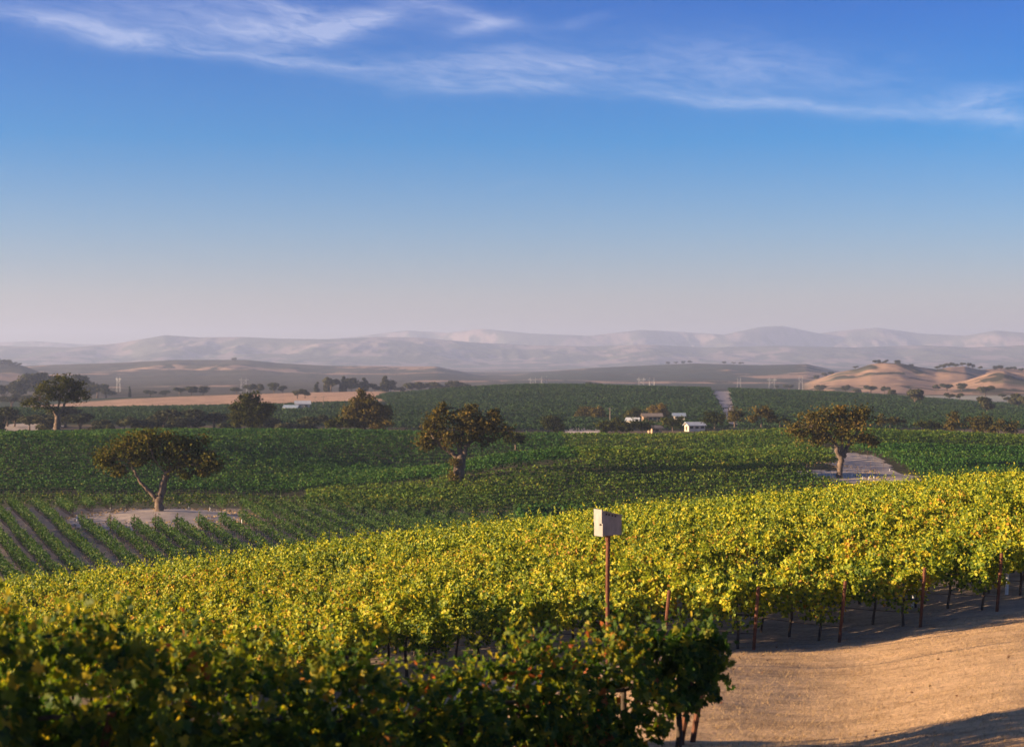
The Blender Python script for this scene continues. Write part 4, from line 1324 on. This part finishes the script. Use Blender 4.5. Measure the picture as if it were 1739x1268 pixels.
for px, h in ((-4, 9), (6, 10), (14, 9), (24, 8), (32, 7)):
    far_tree(px, 2390, h, 'tiny dark tree on the hilltop at the far left', 'tiny trees on the far left hilltop', None, 1.8)
far_tree(397, 3290, 7, 'single tiny flat tree on the skyline of the left dark hill', None, 1, 2.0)
for px in (700, 715, 735, 750, 770, 785, 1010, 1035):
    far_tree(px, 1180, rng.uniform(14, 24), 'misty grey tree rising behind the crest of the green hill', 'misty trees behind the green hill', None, 1.5)

# ------------------------------------------------------------------ pylons and poles
def pylon_mesh():
    mb = MB()
    for sx in (-1, 1):
        for a in (-.45, .45):
            mb.tube([(sx * 3.4 + a * 1.6, a, -.3), (sx * 2.7 + a * .5, a * .4, 10), (sx * 2.5, 0, 17)], [.15, .12, .10], 4)
        for zz in range(1, 15, 2):
            mb.tube([(sx * 3.3 - .5, 0, zz), (sx * 2.9 + .4, 0, zz + 1.8)], [.07, .07], 4)
    mb.tube([(-5.2, 0, 14.2), (5.2, 0, 14.2)], [.16, .16], 4)
    mb.tube([(-5.2, 0, 14.2), (-2.5, 0, 15.6)], [.1, .1], 4)
    mb.tube([(5.2, 0, 14.2), (2.5, 0, 15.6)], [.1, .1], 4)
    mb.tube([(-2.8, 0, 8.5), (2.6, 0, 14)], [.1, .1], 4)
    mb.tube([(2.8, 0, 8.5), (-2.6, 0, 14)], [.1, .1], 4)
    return mb.mesh('pylon', M['steel_grey'])


PYL = pylon_mesh()
for px, d, lab in ((201, 1400, 'lone power pylon in front of the left dark hill'), (414, 1350, 'pylon left of the tree line above the pale field'), (657, 1380, 'pylon rising from the uneven tree line'),
                   (905, 1330, 'left pylon of the trio above the green hill crest'), (924, 1380, 'right pylon of the trio above the green hill crest'), (1089, 1400, 'slim pylon left of the wide one in the middle'),
                   (1107, 1240, 'wide power pylon in the middle of the valley'), (1255, 1300, 'pylon above the top of the pale lane'), (1311, 1330, 'pylon before the golden hills, right of the pale lane'), (1360, 1450, 'faint pylon at the foot of the golden hills')):
    x, y, z = place(px, d)
    o = obj('power_pylon', PYL, None, (x, y, z), label=lab, cat='pylon', group='power pylons across the valley')
    o.rotation_euler = (0, 0, R(rng.uniform(-50, 50)))
    s = 27 / ppm(d) / 17.0
    o.scale = (s, s, s)
mb = MB()
mb.tube([(0, 0, -.3), (0, 0, 9)], [.17, .12], 7)
mb.tube([(-.9, 0, 8.4), (.9, 0, 8.4)], [.07, .07], 4)
for a in (-.8, 0, .8):
    mb.tube([(a, 0, 8.42), (a, 0, 8.7)], [.05, .04], 5)
UP = mb.mesh('utility_pole', M['pole_wood'])
for px, d, h, lab in ((482, 640, 20, 'utility pole just left of the white sheds'), (535, 640, 26, 'utility pole right of the white sheds'), (549, 640, 26, 'second utility pole right of the white sheds'), (1036, 520, 30, 'utility pole above the dark thicket by the farm')):
    x, y, z = place(px, d)
    o = obj('utility_pole', UP, None, (x, y, z), label=lab, cat='pole', group='utility poles in the valley')
    s = h / ppm(d) / 9
    o.scale = (s * 1.3, s * 1.3, s)

# ------------------------------------------------------------------ buildings
def house(px, d, w, dep, h, roof, rz, wall, roofm, label, lift=0.0, name='house', gable=True, wins=2):
    x, y, z = place(px, d)
    root = empty(name, (x, y, z + lift), rz, label=label, cat='building')
    mb = MB()
    hw, hd = w / 2, dep / 2
    mb.box((-hw, -hd, -.6), (hw, hd, h))
    if gable:
        mb.add([(-hw, -hd, h), (-hw, hd, h), (-hw, 0, h + roof - .12), (hw, -hd, h), (hw, hd, h), (hw, 0, h + roof - .12)], [(0, 2, 1), (3, 4, 5)])
    wl = obj('wall', mb.mesh('wall', M[wall]), root)
    mb = MB()
    o = .45
    for s in (-1, 1):
        v = [(-hw - o, s * (hd + o), h - .12 - .02), (hw + o, s * (hd + o), h - .14), (hw + o, 0, h + roof), (-hw - o, 0, h + roof)]
        v += [(a, b, c + .16) for a, b, c in v]
        mb.add(v, [(0, 1, 2, 3), (7, 6, 5, 4), (0, 4, 5, 1), (1, 5, 6, 2), (2, 6, 7, 3), (3, 7, 4, 0)])
    obj('roof', mb.mesh('roof', M[roofm]), root)
    for q in range(wins):
        mb = MB()
        a = -hw + w * (q + .5) / wins
        mb.box((a - .5, -hd - .05, h * .4), (a + .5, -hd + .02, h * .8))
        obj('window', mb.mesh('window', M['glass_dark']), root)
    mb = MB()
    mb.box((hw - .02, -.6, 0), (hw + .05, .6, min(2.1, h * .85)))
    mb.box((-hw - .05, -.6, 0), (-hw + .02, .6, min(2.1, h * .85)))
    obj('door', mb.mesh('door', M['stake']), root)
    return root


house(514, 640, 5.6, 3.8, 2.2, 1.1, R(8), 'wall_cream', 'roof_white', 'white shed with a pale blue-white roof, the taller of the pair by the utility poles', .8, 'shed', True, 2)
house(495, 625, 5.2, 3.4, 1.6, .8, R(-10), 'wall_cream', 'roof_blue', 'low shed with a blue-grey roof to the left of the white shed', .4, 'shed', True, 2)
house(1180, 470, 5.0, 3.6, 1.5, .8, R(14), 'wall_cream', 'roof_white', 'cream house with a flat white roof at the right of the farm', .2, 'house', True, 3)
house(1153, 520, 3.4, 3.0, 1.6, .7, R(0), 'wall_cream', 'roof_blue', 'little pale house with a blue-grey roof behind the cream house', 1.6, 'house', True, 2)
house(1112, 455, 3.0, 3.0, 1.7, .6, R(20), 'wall_tan', 'pole_wood', 'tan farm building in the middle of the farm trees', -.2, 'barn', True, 1)
house(1075, 500, 3.6, 2.4, 1.6, .7, R(-15), 'wall_cream', 'roof_white', 'small white shed half hidden by the dark thicket', .6, 'shed', True, 1)
house(1107, 520, 6.0, 3.0, 2.0, .8, R(5), 'wall_tan', 'pole_wood', 'long low farm building with a grey roof under the orange-green tree', 1.0, 'barn', True, 4)
PLOT = [place(952, 425)[:2], place(1020, 425)[:2], place(1016, 505)[:2], place(962, 505)[:2]]
drape('dirt_plot', PLOT, M['dirt_warm'], .12, .9)

# stakes and tubes round the oak by the track
n_ = 0
for px, py in ((1363, 804), (1372, 803), (1391, 805), (1400, 806), (1410, 807), (1437, 811), (1447, 811), (1465, 815), (1475, 815), (1484, 816), (1511, 801)):
    x, y, z = at(px, py, 150)
    grow_tube(x, y, 'white grow tube on the bare dirt under the reddish-brown oak', 'white grow tubes by the dirt-track oak', rng.uniform(.6, .85), n_ % 2)
    n_ += 1
mb = MB()
mb.tube([(0, 0, -.2), (.03, 0, 1.5)], [.035, .03], 5)
STK = mb.mesh('stake', M['stake'])
for px, py in ((1368, 803), (1383, 804), (1395, 806), (1416, 808), (1455, 813), (1462, 808), (1470, 803), (1478, 801), (1486, 808), (1490, 812), (1472, 815), (1482, 815), (1500, 799), (1400, 768), (1410, 771), (1460, 776), (1473, 780), (1486, 785)):
    x, y, z = at(px, py, 150)
    o = obj('vine_stake', STK, None, (x, y, z), label='thin dark stake on the bare dirt beside the reddish-brown oak', cat='stake', group='stakes by the dirt-track oak')
    o.rotation_euler = (rng.normal(0, .04), rng.normal(0, .04), 0)

# ------------------------------------------------------------------ haze
hb = MB()
S_ = 12800.0
hb.box((-S_, -S_, GZ.min() - 1.0), (S_, S_, max(GZ.max() + 6, 60.0)))
hm = bpy.data.materials.new('haze')
hm.use_nodes = True
g = NT(hm.node_tree)
g.n.clear()
out = g.new('ShaderNodeOutputMaterial')
pv = g.new('ShaderNodeVolumePrincipled')
pv.inputs['Color'].default_value = HAZE_COL
pv.inputs['Density'].default_value = HAZE_DENS
pv.inputs['Anisotropy'].default_value = 0.15
g.l.new(pv.outputs[0], out.inputs['Volume'])
obj('haze', hb.mesh('haze', hm), kind='stuff')
